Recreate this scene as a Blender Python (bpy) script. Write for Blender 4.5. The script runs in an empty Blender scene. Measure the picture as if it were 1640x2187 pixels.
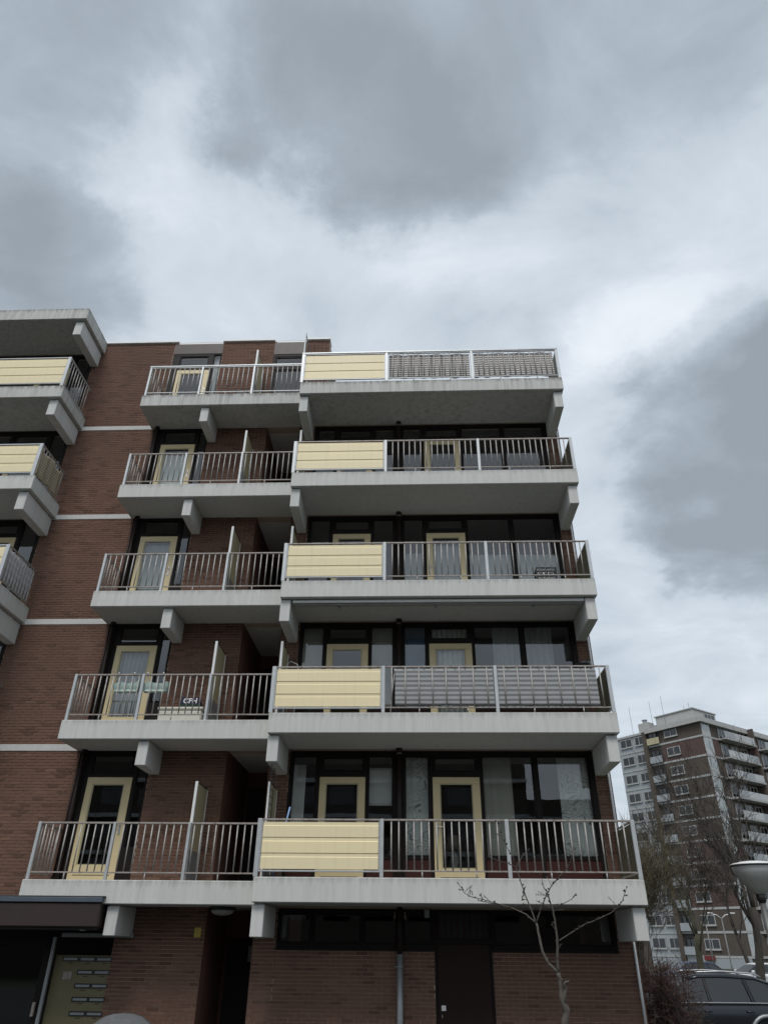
import bpy, bmesh, math, random
from mathutils import Vector, Matrix, noise

scene = bpy.context.scene
COL = scene.collection
R = math.radians

# ------------------------------------------------------------------ camera
cam = bpy.data.cameras.new('camera')
cam.sensor_fit = 'VERTICAL'; cam.sensor_height = 36.0
cam.lens = 36.0 * 1503.74 / 2187.0
cam.clip_start = 0.05; cam.clip_end = 3000
co = bpy.data.objects.new('camera', cam); COL.objects.link(co)
co.matrix_world = (Matrix.Translation((2.6892, -13.1786, 2.1236)) @ Matrix.Rotation(0.0430, 4, 'Z')
                   @ Matrix.Rotation(math.pi / 2 + 0.5520, 4, 'X') @ Matrix.Rotation(0.0110, 4, 'Z'))
scene.camera = co

# ------------------------------------------------------------------ sky and sun
SUN_EL, SUN_AZ = 58.0, 192.0          # sun behind thin cloud, high behind the photographer
world = bpy.data.worlds.new('World'); scene.world = world
world.use_nodes = True
wt = world.node_tree; wt.nodes.clear()


class NT:
    """small node helper"""
    def __init__(s, tree): s.t = tree
    def n(s, kind, **kw):
        nd = s.t.nodes.new(kind)
        for k, v in kw.items(): setattr(nd, k, v)
        return nd
    def put(s, sock, v):
        if v is None: return
        if hasattr(v, 'is_output') or isinstance(v, bpy.types.NodeSocket): s.t.links.new(v, sock)
        else: sock.default_value = v
    def m(s, op, a, b=None, c=None, clamp=False):
        nd = s.n('ShaderNodeMath', operation=op, use_clamp=clamp)
        s.put(nd.inputs[0], a); s.put(nd.inputs[1], b); s.put(nd.inputs[2], c)
        return nd.outputs[0]
    def v(s, op, a, b=None, out=0):
        nd = s.n('ShaderNodeVectorMath', operation=op)
        s.put(nd.inputs[0], a); s.put(nd.inputs[1], b)
        return nd.outputs[out]
    def noise(s, vec, scale, detail=5, rough=.55, dist=0, col=False):
        nd = s.n('ShaderNodeTexNoise'); s.put(nd.inputs['Vector'], vec)
        nd.inputs['Scale'].default_value = scale; nd.inputs['Detail'].default_value = detail
        nd.inputs['Roughness'].default_value = rough; nd.inputs['Distortion'].default_value = dist
        return nd.outputs['Color' if col else 'Fac']
    def ramp(s, fac, stops, interp='LINEAR'):
        nd = s.n('ShaderNodeValToRGB'); s.put(nd.inputs[0], fac)
        e = nd.color_ramp.elements; nd.color_ramp.interpolation = interp
        while len(e) > 1: e.remove(e[-1])
        e[0].position = stops[0][0]; e[0].color = (*stops[0][1], 1)
        for p, c in stops[1:]:
            x = e.new(p); x.color = (*c, 1)
        return nd.outputs[0]
    def mix(s, f, a, b, mode='MIX'):
        nd = s.n('ShaderNodeMix', data_type='RGBA', blend_type=mode)
        s.put(nd.inputs['Factor'], f)
        for k, val in ((6, a), (7, b)):
            if isinstance(val, (tuple, list)): val = (*val[:3], 1)
            s.put(nd.inputs[k], val)
        return nd.outputs[2]
    def mapping(s, vec, scale=(1, 1, 1), loc=(0, 0, 0)):
        nd = s.n('ShaderNodeMapping'); s.put(nd.inputs[0], vec)
        nd.inputs['Scale'].default_value = scale; nd.inputs['Location'].default_value = loc
        return nd.outputs[0]


W = NT(wt)
tc = W.n('ShaderNodeTexCoord').outputs['Generated']
dirn = W.v('NORMALIZE', tc)
sep = W.n('ShaderNodeSeparateXYZ'); wt.links.new(dirn, sep.inputs[0])
# cloud layer: view direction met with a flat layer far above
zz = W.m('MAXIMUM', W.m('ADD', sep.outputs[2], .22), .06)
cmb = W.n('ShaderNodeCombineXYZ')
wt.links.new(W.m('DIVIDE', sep.outputs[0], zz), cmb.inputs[0]); wt.links.new(W.m('DIVIDE', sep.outputs[1], zz), cmb.inputs[1])
plane = cmb.outputs[0]
warp = W.v('SUBTRACT', W.noise(plane, 1.9, 2, .5, col=True), (.5, .5, .5))
warp2 = W.v('SUBTRACT', W.noise(plane, 7.5, 6, .62, col=True), (.5, .5, .5))
dw = W.v('ADD', dirn, W.v('ADD', W.v('MULTIPLY', warp, (.36, .36, .36)), W.v('MULTIPLY', warp2, (.15, .15, .15))))
fb = W.noise(plane, 1.5, 3, .5)
fine = W.noise(W.mapping(plane, (1, 1.3, 1)), 3.4, 7, .60, .6)
val = W.m('ADD', .60, W.m('ADD', W.m('MULTIPLY', W.m('SUBTRACT', fb, .5), .40), W.m('MULTIPLY', W.m('SUBTRACT', fine, .5), .78)))
CR, CU0 = Vector((.9991, .0430, 0)), Vector((0, 0, 1))
# the rain-cloud banks and the bright breaks between them: (direction, half width, half height, tilt, weight)
BANKS = [((-.11, .38, .92), .26, .17, 0, -.32), ((-.07, .49, .870), .17, .09, -6, -.24), ((.30, .39, .87), .30, .14, 8, -.21),
         ((-.50, .44, .745), .15, .24, 0, -.40), ((-.42, .535, .733), .10, .09, 0, -.26),
         ((.405, .735, .54), .165, .18, -16, -.42), ((.46, .79, .41), .12, .10, 0, -.22), ((.47, .66, .59), .12, .09, 25, -.24),
         ((-.30, .45, .842), .045, .20, -24, .30), ((-.36, .38, .85), .06, .10, 0, .22), ((-.10, .565, .818), .22, .045, -8, .16), ((.16, .575, .80), .20, .045, 10, .14),
         ((.27, .66, .70), .13, .06, 22, .22), ((.26, .80, .55), .05, .22, 0, .20), ((-.08, .655, .75), .2, .045, 0, -.08),
         ((.13, .66, .742), .07, .035, 0, -.14), ((.37, .865, .345), .12, .055, 0, .04), ((-.27, .63, .73), .13, .05, 0, .06), ((.46, .725, .515), .035, .03, 20, .22)]
for d, a, b, tilt, wgt in BANKS:
    c = Vector(d).normalized()
    r_ = c.cross(Vector((0, 0, 1))).normalized(); u_ = r_.cross(c).normalized()
    ct, st = math.cos(R(tilt)), math.sin(R(tilt))
    ra = (r_ * ct + u_ * st) / a; ua = (u_ * ct - r_ * st) / b
    df = W.v('SUBTRACT', dw, tuple(c))
    p = W.v('DOT_PRODUCT', df, tuple(ra), 1); q = W.v('DOT_PRODUCT', df, tuple(ua), 1)
    rr = W.m('ADD', W.m('MULTIPLY', p, p), W.m('MULTIPLY', q, q))
    g = W.m('POWER', 2.718, W.m('MULTIPLY', W.m('MULTIPLY', rr, W.m('MULTIPLY', rr, rr)), -.55) if wgt < -.2 else W.m('MULTIPLY', rr, -.8))
    val = W.m('ADD', val, W.m('MULTIPLY', g, wgt * (1.06 if wgt < 0 else 1.0)))
cloud = W.ramp(val, [(0.0, (.250, .286, .322)), (.22, (.302, .347, .390)), (.37, (.362, .414, .462)), (.50, (.452, .508, .563)),
                     (.68, (.528, .582, .640)), (.82, (.625, .672, .725)), (1.05, (.70, .74, .78))])
sky = W.n('ShaderNodeTexSky', sky_type='NISHITA'); sky.sun_disc = False
sky.sun_elevation = R(SUN_EL); sky.sun_rotation = R(SUN_AZ); sky.air_density = 1.2; sky.dust_density = 3.0
clear = W.v('MULTIPLY', sky.outputs[0], (.10, .10, .10))
col = W.mix(.08, cloud, clear)
bg = W.n('ShaderNodeBackground'); wt.links.new(col, bg.inputs[0]); bg.inputs[1].default_value = 1.0
wo = W.n('ShaderNodeOutputWorld'); wt.links.new(bg.outputs[0], wo.inputs[0])

sl = bpy.data.lights.new('sun', 'SUN'); sl.energy = 1.5; sl.angle = R(20); sl.color = (1.0, .97, .93)
so = bpy.data.objects.new('sun', sl); COL.objects.link(so)
so.rotation_euler = (R(90 - SUN_EL), 0, R(-12))       # shines towards +Y and down
so.location = (0, -40, 60)

vs = scene.view_settings
vs.view_transform = 'Standard'; vs.look = 'None'; vs.gamma = 1; vs.use_curve_mapping = False; vs.exposure = 0.40
scene.render.engine = 'CYCLES'
scene.cycles.max_bounces = 5; scene.cycles.diffuse_bounces = 3; scene.cycles.glossy_bounces = 3; scene.cycles.transparent_max_bounces = 12

# ------------------------------------------------------------------ materials
MAT = {}


def newmat(name):
    m = bpy.data.materials.new(name); m.use_nodes = True
    m.node_tree.nodes.clear(); MAT[name] = m
    return m, NT(m.node_tree)


def finish(N, color, rough=.6, metal=0.0, bump=None, bstr=.2, bdist=.01, spec=None, trans=None):
    b = N.n('ShaderNodeBsdfPrincipled'); o = N.n('ShaderNodeOutputMaterial')
    if isinstance(color, (tuple, list)): color = (*color[:3], 1)
    N.put(b.inputs['Base Color'], color); N.put(b.inputs['Roughness'], rough); N.put(b.inputs['Metallic'], metal)
    if spec is not None: N.put(b.inputs['Specular IOR Level'], spec)
    if bump is not None:
        bp = N.n('ShaderNodeBump'); bp.inputs['Strength'].default_value = bstr; bp.inputs['Distance'].default_value = bdist
        N.put(bp.inputs['Height'], bump); N.t.links.new(bp.outputs[0], b.inputs['Normal'])
    if trans is not None:
        tr = N.n('ShaderNodeBsdfTranslucent'); N.put(tr.inputs[0], color)
        mx = N.n('ShaderNodeMixShader'); mx.inputs[0].default_value = trans
        N.t.links.new(b.outputs[0], mx.inputs[1]); N.t.links.new(tr.outputs[0], mx.inputs[2]); N.t.links.new(mx.outputs[0], o.inputs[0])
    else: N.t.links.new(b.outputs[0], o.inputs[0])
    return b


def pos(N): return N.n('ShaderNodeNewGeometry').outputs['Position']


def simple(name, c, rough=.6, metal=0.0, var=.12, scale=6.0, bump=.05, spec=None, trans=None):
    m, N = newmat(name); P = pos(N)
    f = N.noise(P, scale, 3, .6)
    col = N.mix(f, tuple(x * (1 - var) for x in c), tuple(min(1, x * (1 + var)) for x in c))
    rg = N.m('ADD', rough - .06, N.m('MULTIPLY', f, .12))
    finish(N, col, rg, metal, N.noise(P, scale * 8, 2) if bump >= .2 else None, bump, .004, spec, trans)
    return m


# painted concrete with rain streaks and a dirty upper edge
def concrete(name, c, dirt=1.0, edge=0.0):
    m, N = newmat(name); P = pos(N)
    blotch = N.noise(P, 1.4, 4, .6)
    streak = N.ramp(N.noise(N.mapping(P, (9, 9, .55)), 1.0, 4, .65), [(.44, (0, 0, 0)), (.76, (1, 1, 1))])
    thin = N.ramp(N.noise(N.mapping(P, (38, 38, 1.1)), 1.0, 3, .6), [(.48, (0, 0, 0)), (.80, (1, 1, 1))])
    base = N.mix(blotch, tuple(x * .88 for x in c), tuple(min(1, x * 1.10) for x in c))
    k = N.m('MULTIPLY', N.m('MULTIPLY', N.m('ADD', streak, N.m('MULTIPLY', thin, .6)), blotch), .55 * dirt, clamp=True)
    col = N.mix(k, base, (.15, .145, .125))
    if edge:
        gz = N.n('ShaderNodeSeparateXYZ'); N.t.links.new(N.n('ShaderNodeTexCoord').outputs['Generated'], gz.inputs[0])
        drip = N.noise(N.mapping(P, (14, 14, .4)), 1.0, 4, .7)
        e = N.m('SUBTRACT', N.m('ADD', gz.outputs[2], N.m('MULTIPLY', drip, 1.1)), 1.28)
        e = N.m('MULTIPLY', e, 2.2 * edge, clamp=True)
        col = N.mix(N.m('MINIMUM', e, .75), col, (.10, .10, .085))
    speck = N.ramp(N.noise(P, 26, 3, .7), [(.64, (0, 0, 0)), (.74, (1, 1, 1))])
    col = N.mix(N.m('MULTIPLY', speck, .25), col, (.17, .16, .14))
    finish(N, col, .82, 0, N.noise(P, 60, 3, .6), .22, .004)
    return m


concrete('concrete', (.58, .585, .56), .7, .45)
concrete('concrete_top', (.54, .545, .52), 1.7, 1.0)
concrete('concrete_beam', (.58, .585, .565), .7)
concrete('band', (.56, .565, .55), .5)
concrete('concrete_far', (.42, .42, .41), 1.3)
concrete('white_far', (.40, .405, .40), 1.2)


def brickmat(name, dark, mid, light):
    m, N = newmat(name); P = pos(N)
    g = N.n('ShaderNodeNewGeometry').outputs['Random Per Island']
    ob = N.n('ShaderNodeObjectInfo').outputs['Random']
    rnd = N.m('FRACT', N.m('ADD', g, N.m('MULTIPLY', ob, 7.31)))
    c = N.ramp(rnd, [(0, dark), (.07, dark), (.20, mid), (.85, mid), (1, light)])
    big = N.noise(P, .55, 4, .6)
    c = N.mix(N.m('MULTIPLY', N.ramp(big, [(.35, (0, 0, 0)), (.7, (1, 1, 1))]), .55), c, tuple(x * .60 for x in mid))
    pale = N.ramp(N.noise(N.mapping(P, (1, 1, .45)), 1.1, 5, .65), [(.60, (0, 0, 0)), (.74, (1, 1, 1))])
    c = N.mix(N.m('MULTIPLY', pale, .22), c, (.30, .21, .17))
    grain = N.noise(P, 70, 4, .7)
    c = N.mix(N.m('MULTIPLY', grain, .45), c, tuple(x * .55 for x in dark))
    finish(N, c, .88, 0, grain, .35, .003)
    return m


brickmat('brick', (.108, .055, .037), (.182, .096, .066), (.225, .124, .085))
simple('mortar', (.40, .305, .235), .95, var=.2, scale=9, bump=.3)
simple('brick_plain', (.15, .075, .055), .9, var=.25, scale=14, bump=.2)
simple('frame_brown', (.012, .0085, .0075), .6, var=.15, spec=.2)
simple('door_dark', (.022, .011, .010), .6, var=.2, spec=.2)
simple('panel_brown', (.050, .017, .014), .65, var=.15, spec=.2)
simple('pipe_brown', (.022, .013, .011), .5, spec=.3)
simple('fascia_brown', (.034, .021, .019), .5, var=.15, scale=3)
simple('flashing', (.10, .125, .155), .5, metal=.5, var=.2)
def cream(name, c):
    m, N = newmat(name); P = pos(N)
    ob_ = N.n('ShaderNodeObjectInfo').outputs['Random']
    f = N.noise(P, 1.7, 4, .6)
    c1 = N.mix(N.m('MULTIPLY', ob_, .5), c, (c[0] * .90, c[1] * .91, c[2] * 1.0))
    c1 = N.mix(N.m('MULTIPLY', f, .30), c1, (c[0] * .78, c[1] * .77, c[2] * .80))
    st = N.ramp(N.noise(N.mapping(P, (22, 22, .8)), 1, 4, .65), [(.52, (0, 0, 0)), (.80, (1, 1, 1))])
    c1 = N.mix(N.m('MULTIPLY', st, .22), c1, (.40, .34, .22))
    sp = N.ramp(N.noise(P, 17, 2, .6), [(.72, (0, 0, 0)), (.78, (1, 1, 1))])
    c1 = N.mix(N.m('MULTIPLY', sp, .35), c1, (.30, .26, .18))
    finish(N, c1, .5)
cream('beige_panel', (.87, .755, .47))
simple('beige_door', (.64, .53, .31), .45, var=.08, scale=3)
simple('beige_old', (.42, .38, .24), .5, var=.12)
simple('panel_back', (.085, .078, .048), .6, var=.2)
simple('mail_ochre', (.16, .142, .075), .5, var=.12)
simple('alu', (.50, .52, .53), .42, metal=.35, var=.14, scale=9)
simple('alu_white', (.72, .73, .72), .45, var=.08)
wornmetal_later = None
def wornmetal(name, c, amount):
    m, N = newmat(name); P = pos(N)
    f = N.noise(P, 7, 4, .65); r = N.ramp(N.noise(P, 16, 4, .7), [(.50, (0, 0, 0)), (.70, (1, 1, 1))])
    col = N.mix(f, tuple(x * .75 for x in c), tuple(x * 1.15 for x in c))
    finish(N, N.mix(N.m('MULTIPLY', r, amount), col, (.13, .085, .06)), .5, .15)
wornmetal('baluster_metal', (.39, .375, .355), .6)
wornmetal('steel_worn', (.36, .325, .30), .8)
simple('chrome', (.55, .55, .55), .35, metal=.8)
simple('zinc', (.30, .32, .33), .5, metal=.5, var=.15, scale=5)
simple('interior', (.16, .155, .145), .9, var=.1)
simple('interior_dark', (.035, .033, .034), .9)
simple('roofing', (.05, .05, .05), .9)
simple('asphalt', (.045, .045, .046), .92, var=.25, scale=1.2, bump=.3)
simple('paving', (.04, .039, .037), .9, var=.2, scale=1.5, bump=.2)
simple('grass', (.035, .042, .020), .95, var=.4, scale=.8, bump=.4)
simple('curtain_white', (.85, .85, .83), .9, var=.05, trans=.35)
simple('curtain_grey', (.52, .53, .53), .9, var=.06, trans=.3)
simple('blind_olive', (.36, .345, .305), .9, var=.05)
simple('blind_blue', (.06, .12, .20), .8, var=.08)
simple('mint', (.36, .47, .43), .5, var=.1)
simple('navy', (.02, .022, .06), .8)
simple('darkgreen', (.02, .045, .03), .8)
simple('offwhite', (.68, .66, .58), .75, var=.1, scale=14)
simple('white_plain', (.8, .8, .8), .5, var=.03)
simple('black_plastic', (.02, .02, .021), .45)
simple('blue_pole', (.22, .36, .62), .4)
simple('yellow_sign', (.55, .42, .08), .5)
simple('bin_grey', (.11, .115, .12), .30, var=.2, scale=3)
simple('bark', (.066, .058, .048), .95, var=.4, scale=5, bump=.6)
simple('bark_dark', (.050, .044, .037), .95, var=.4, scale=5, bump=.6)
simple('bark_sapling', (.085, .075, .063), .85, var=.4, scale=25, bump=.4)
simple('moss_bark', (.070, .068, .045), .95, var=.4, scale=7, bump=.5)
simple('twig', (.070, .058, .046), .95, var=.3)
simple('twig_yellow', (.108, .094, .056), .95, var=.3)
simple('twig_red', (.085, .050, .042), .95, var=.35)
simple('bud', (.04, .028, .025), .9)
simple('lamp_bowl', (.62, .63, .62), .35, var=.12, scale=5, trans=.3)
simple('pole_grey', (.15, .155, .15), .5, metal=.3)
simple('car_dark', (.035, .04, .048), .22, metal=.55, var=.05)
simple('car_black', (.012, .012, .014), .35)
simple('car_white', (.62, .63, .64), .25)
simple('car_blue', (.03, .04, .08), .25, metal=.3)
simple('car_silver', (.52, .54, .57), .25, metal=.5)
simple('tyre', (.015, .015, .015), .85)
simple('rail_white', (.60, .62, .62), .35, metal=.3)
simple('brick_far', (.082, .066, .054), .92, var=.35, scale=1.6)
simple('brick_far_red', (.092, .058, .052), .92, var=.3, scale=1.6)
simple('clad_grey', (.31, .335, .355), .6, var=.12, scale=1.2)
simple('parapet_white', (.44, .455, .465), .5, var=.15, scale=.8)
simple('red_cloth', (.16, .022, .022), .8)
simple('lampshade', (.40, .34, .27), .8, trans=.3)


def glassmat(name, tint, ior=1.9, rough=.0):
    m, N = newmat(name)
    fr = N.n('ShaderNodeFresnel'); fr.inputs[0].default_value = ior
    geo = N.n('ShaderNodeNewGeometry')
    P = geo.outputs['Position']
    bp = N.n('ShaderNodeBump'); bp.inputs['Strength'].default_value = .010; bp.inputs['Distance'].default_value = .05
    N.put(bp.inputs['Height'], N.noise(P, 1.3, 2))
    f = N.m('MULTIPLY', fr.outputs[0], N.m('SUBTRACT', 1.0, geo.outputs['Backfacing']))
    t = N.n('ShaderNodeBsdfTransparent'); t.inputs[0].default_value = (*tint, 1)
    g = N.n('ShaderNodeBsdfGlossy'); g.inputs['Roughness'].default_value = rough; g.inputs[0].default_value = (.95, .97, 1, 1)
    N.t.links.new(bp.outputs[0], g.inputs['Normal'])
    mx = N.n('ShaderNodeMixShader'); N.t.links.new(f, mx.inputs[0]); N.t.links.new(t.outputs[0], mx.inputs[1]); N.t.links.new(g.outputs[0], mx.inputs[2])
    o = N.n('ShaderNodeOutputMaterial'); N.t.links.new(mx.outputs[0], o.inputs[0])


glassmat('glass', (.92, .94, .93), 2.0)
glassmat('glass_dark', (.22, .25, .26), 1.75)
glassmat('glass_car', (.16, .18, .18), 1.8)


# striped balcony cloths and patterned net curtains (flat print on cloth)
def striped(name, a, b, period, vert=0):
    m, N = newmat(name); P = pos(N)
    sp = N.n('ShaderNodeSeparateXYZ'); N.t.links.new(P, sp.inputs[0])
    z = N.m('ADD', sp.outputs[2], N.m('MULTIPLY', N.noise(P, 4, 2), .012))
    fr = N.m('FRACT', N.m('DIVIDE', z, period))
    f = N.ramp(fr, [(0, (0, 0, 0)), (.44, (0, 0, 0)), (.50, (1, 1, 1)), (.94, (1, 1, 1)), (1, (0, 0, 0))])
    c = N.mix(f, a, b)
    if vert:
        fx = N.m('FRACT', N.m('DIVIDE', N.m('ADD', sp.outputs[0], sp.outputs[1]), vert))
        c = N.mix(N.m('MULTIPLY', N.ramp(fx, [(.80, (0, 0, 0)), (.86, (1, 1, 1))]), .55), c, (.04, .04, .05))
    c = N.mix(N.m('MULTIPLY', N.noise(P, 3, 4), .35), c, tuple(x * .6 for x in a))
    finish(N, c, .9, 0, N.noise(P, 30, 3), .3, .005, trans=.2)


striped('cloth_grey', (.235, .24, .245), (.50, .51, .51), .092)
striped('cloth_check', (.26, .24, .23), (.85, .83, .80), .075, .26)
striped('cloth_ochre', (.36, .29, .17), (.60, .55, .44), .07, .09)
striped('cloth_silver', (.60, .61, .63), (.74, .75, .77), .16)


def swirl():
    m, N = newmat('net_swirl'); P = pos(N)
    sc = N.mapping(P, (1, .01, 1))
    w = N.v('ADD', sc, N.v('MULTIPLY', N.v('SUBTRACT', N.noise(sc, 3.2, 1, .4, col=True), (.5, .5, .5)), (.45, .0, .45)))
    vo = N.n('ShaderNodeTexVoronoi'); vo.feature = 'F1'; vo.inputs['Scale'].default_value = 3.4; N.put(vo.inputs['Vector'], w)
    rings = N.m('SINE', N.m('MULTIPLY', vo.outputs['Distance'], 34))
    line = N.ramp(rings, [(.72, (0, 0, 0)), (.92, (1, 1, 1))])
    msk = N.ramp(N.noise(sc, 2.2, 2), [(.42, (0, 0, 0)), (.55, (1, 1, 1))])
    c = N.mix(N.m('MULTIPLY', N.m('MULTIPLY', line, msk), .85), (.82, .83, .81), (.22, .22, .22))
    finish(N, c, .9, trans=.35)


swirl()


# ------------------------------------------------------------------ mesh helpers
class MB:
    def __init__(s): s.v = []; s.f = []
    def box(s, x0, x1, y0, y1, z0, z1):
        n = len(s.v)
        s.v += [(x0, y0, z0), (x1, y0, z0), (x1, y1, z0), (x0, y1, z0), (x0, y0, z1), (x1, y0, z1), (x1, y1, z1), (x0, y1, z1)]
        s.f += [(n, n+3, n+2, n+1), (n+4, n+5, n+6, n+7), (n, n+1, n+5, n+4), (n+1, n+2, n+6, n+5), (n+2, n+3, n+7, n+6), (n+3, n, n+4, n+7)]
        return s
    def tube(s, pts, rad, n=6, cap=True):
        """tube through pts with a radius for each"""
        pts = [Vector(p) for p in pts]
        if not hasattr(rad, '__len__'): rad = [rad] * len(pts)
        base = len(s.v); up = None
        for i, p in enumerate(pts):
            t = (pts[min(i+1, len(pts)-1)] - pts[max(i-1, 0)])
            if t.length < 1e-9: t = Vector((0, 0, 1))
            t.normalize()
            if up is None: up = t.orthogonal().normalized()
            a = (up - t * up.dot(t))
            a = a.normalized() if a.length > 1e-6 else t.orthogonal().normalized()
            up = a; b = t.cross(a)
            for k in range(n):
                an = 2 * math.pi * k / n
                s.v.append(tuple(p + (a * math.cos(an) + b * math.sin(an)) * rad[i]))
        for i in range(len(pts) - 1):
            for k in range(n):
                o = base + i * n; k2 = (k + 1) % n
                s.f.append((o + k, o + k2, o + n + k2, o + n + k))
        if cap:
            s.f.append(tuple(base + k for k in reversed(range(n)))); o = base + (len(pts)-1) * n
            s.f.append(tuple(o + k for k in range(n)))
        return s
    def lathe(s, prof, c=(0, 0, 0), n=24):
        base = len(s.v)
        for r, z in prof:
            for k in range(n):
                an = 2 * math.pi * k / n
                s.v.append((c[0] + r * math.cos(an), c[1] + r * math.sin(an), c[2] + z))
        for i in range(len(prof) - 1):
            for k in range(n):
                o = base + i * n; k2 = (k + 1) % n
                s.f.append((o + k, o + k2, o + n + k2, o + n + k))
        s.f.append(tuple(base + k for k in reversed(range(n)))); o = base + (len(prof)-1) * n
        s.f.append(tuple(o + k for k in range(n)))
        return s
    def quad(s, a, b, c, d):
        n = len(s.v); s.v += [tuple(a), tuple(b), tuple(c), tuple(d)]; s.f.append((n, n+1, n+2, n+3)); return s
    def plate(s, x0, x1, z0, z1, holes, y0, y1):
        """a plate in the X-Z plane with rectangular holes (x0,x1,z0,z1)"""
        xs = sorted({x0, x1, *[h for H_ in holes for h in H_[:2] if x0 < h < x1]})
        zs = sorted({z0, z1, *[h for H_ in holes for h in H_[2:] if z0 < h < z1]})
        for j in range(len(zs) - 1):
            run = None
            for i in range(len(xs) - 1):
                cx, cz = (xs[i] + xs[i+1]) / 2, (zs[j] + zs[j+1]) / 2
                solid = not any(h[0] < cx < h[1] and h[2] < cz < h[3] for h in holes)
                if solid and run is None: run = xs[i]
                if not solid and run is not None: s.box(run, xs[i], y0, y1, zs[j], zs[j+1]); run = None
            if run is not None: s.box(run, xs[-1], y0, y1, zs[j], zs[j+1])
        return s
    def mesh(s, name, mat, bevel=0, smooth=False):
        me = bpy.data.meshes.new(name); me.from_pydata(s.v, [], s.f); me.update()
        if bevel:
            bm = bmesh.new(); bm.from_mesh(me)
            bmesh.ops.bevel(bm, geom=list(bm.edges), offset=bevel, segments=1, affect='EDGES', clamp_overlap=True)
            bm.to_mesh(me); bm.free()
        if smooth:
            for p in me.polygons: p.use_smooth = True
        me.materials.append(MAT[mat] if isinstance(mat, str) else mat)
        return me


def link(name, me, parent=None, loc=(0, 0, 0), rz=0, rot=None):
    o = bpy.data.objects.new(name, me); COL.objects.link(o)
    o.location = loc; o.rotation_euler = rot if rot else (0, 0, rz)
    if parent is not None: o.parent = parent
    return o


def ob(name, mb, mat, parent=None, bevel=0, smooth=False, loc=(0, 0, 0), rz=0):
    return link(name, mb.mesh(name, mat, bevel, smooth), parent, loc, rz)


def tag(o, label, cat, group=None):
    o['label'] = label; o['category'] = cat
    if group: o['group'] = group
    return o


def thing(name, label, cat, loc=(0, 0, 0), rz=0, group=None):
    return tag(link(name, None, None, loc, rz), label, cat, group)


def structure(o): o['kind'] = 'structure'; return o
def stuff(o): o['kind'] = 'stuff'; return o


CACHE = {}
def shared(key, fn):
    if key not in CACHE: CACHE[key] = fn()
    return CACHE[key]


rng = random.Random(7)

# ------------------------------------------------------------------ ground
g = MB(); g.quad((-900, -900, 0), (900, -900, 0), (900, 900, 0), (-900, 900, 0))
structure(ob('ground', g, 'grass'))
g = MB(); g.box(-40, 7.6, -8.0, 1.25, -.3, .06)
structure(ob('pavement', g, 'paving', bevel=.01))
g = MB(); g.quad((-60, -30, .004), (70, -30, .004), (70, -9.0, .004), (-60, -9.0, .004))
structure(ob('road', g, 'asphalt'))
g = MB(); g.quad((7.9, 5.6, .004), (60, 5.6, .004), (60, 14.5, .004), (7.9, 14.5, .004))
structure(ob('car_park', g, 'asphalt'))
g = MB(); g.quad((-10, 40, .004), (90, 30, .004), (92, 46, .004), (-10, 54, .004))
structure(ob('far_road', g, 'asphalt'))

# ================================================================== THE APARTMENT BUILDING
H = 2.75
def L(k): return .4 + k * H
YW = 1.285                                   # face of the brickwork

BLD = thing('apartment_building', 'brown brick apartment block with stacked concrete balconies and cream panels, filling the left and middle', 'building')

# --- backing wall with openings
holes = []
for k in range(1, 5):
    holes.append((.25, 6.22, L(k) - .05, L(k) + 2.285))
for k in range(1, 6):
    holes.append((-3.96, -2.56, L(k) - .05, L(k) + (2.285 if k < 5 else 2.24)))
    if k < 5: holes.append((-1.03, -.16, L(k) - .05, L(k) + 2.285))
    else: holes.append((-1.10, -.16, L(k) - .05, L(k) + 2.15))
for k in range(1, 6):
    holes.append((-11.5, -6.24, L(k) - .05, L(k) + 2.285))
holes += [(-1.04, -.16, -.1, 2.682), (.25, 3.03, 2.06, 2.682), (3.03, 4.03, -.1, 2.682), (4.03, 6.20, 2.06, 2.682), (-11.5, -2.65, -.1, 2.682)]
w = MB()
w.plate(-11.9, .475, -.3, 16.84, holes, YW + .011, YW + .25)
w.plate(.475, 6.52, -.3, 14.04, holes, YW + .011, YW + .25)
wall = ob('wall', w, 'mortar', BLD)

# --- bricks, laid one by one in running bond
CO, PI_, JO = H / 46, .222, .0105
fields = []
for k in range(0, 6):
    zb = 0 if k == 0 else L(k) - .474 + .132
    zt = L(k + 1) - .474 if k < 5 else 16.80
    if k > 0: fields.append((-6.235, -3.975, zb + .002, zt - .002))
    if k > 0: fields.append((-2.555, -1.035, L(k) - .10 if k > 1 else L(k) - .1, L(k) + 2.28 if k < 5 else 16.80))
    fields.append((-.155, .245, zb if k > 0 else 0, zt)) if k < 5 else fields.append((-.155, .47, zb, 16.80))
    if 0 < k < 5: fields.append((6.225, 6.52, L(k) - .1, L(k) + 2.28))
fields += [(-2.64, -1.045, 0, 2.68), (.25, 3.025, 0, 2.055), (4.035, 6.52, 0, 2.055), (6.205, 6.52, 2.056, 2.68)]
bricks = []
for x0, x1, z0, z1 in fields:
    j = math.floor(z0 / CO)
    while j * CO < z1 - .005:
        a, b = max(z0, j * CO + JO / 2), min(z1, (j + 1) * CO - JO / 2)
        off = (.5 * (j % 2) + .06 * math.sin(j * 12.9)) * PI_
        i = math.floor((x0 - off) / PI_)
        while b - a > .008 and i * PI_ + off < x1:
            c, d = max(x0, i * PI_ + off + JO / 2), min(x1, (i + 1) * PI_ + off - JO / 2)
            if d - c > .012: bricks.append((c, d, a, b))
            i += 1
        j += 1
# the ones that show largest (lower left wall) are parts of their own
def showy(b): return -6.2 < b[0] and b[1] < -4.0 and 3.9 < b[2] < 9 and b[1] - b[0] > .2 and b[3] - b[2] > .045
cand = sorted([b for b in bricks if showy(b)], key=lambda b: b[2])
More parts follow.
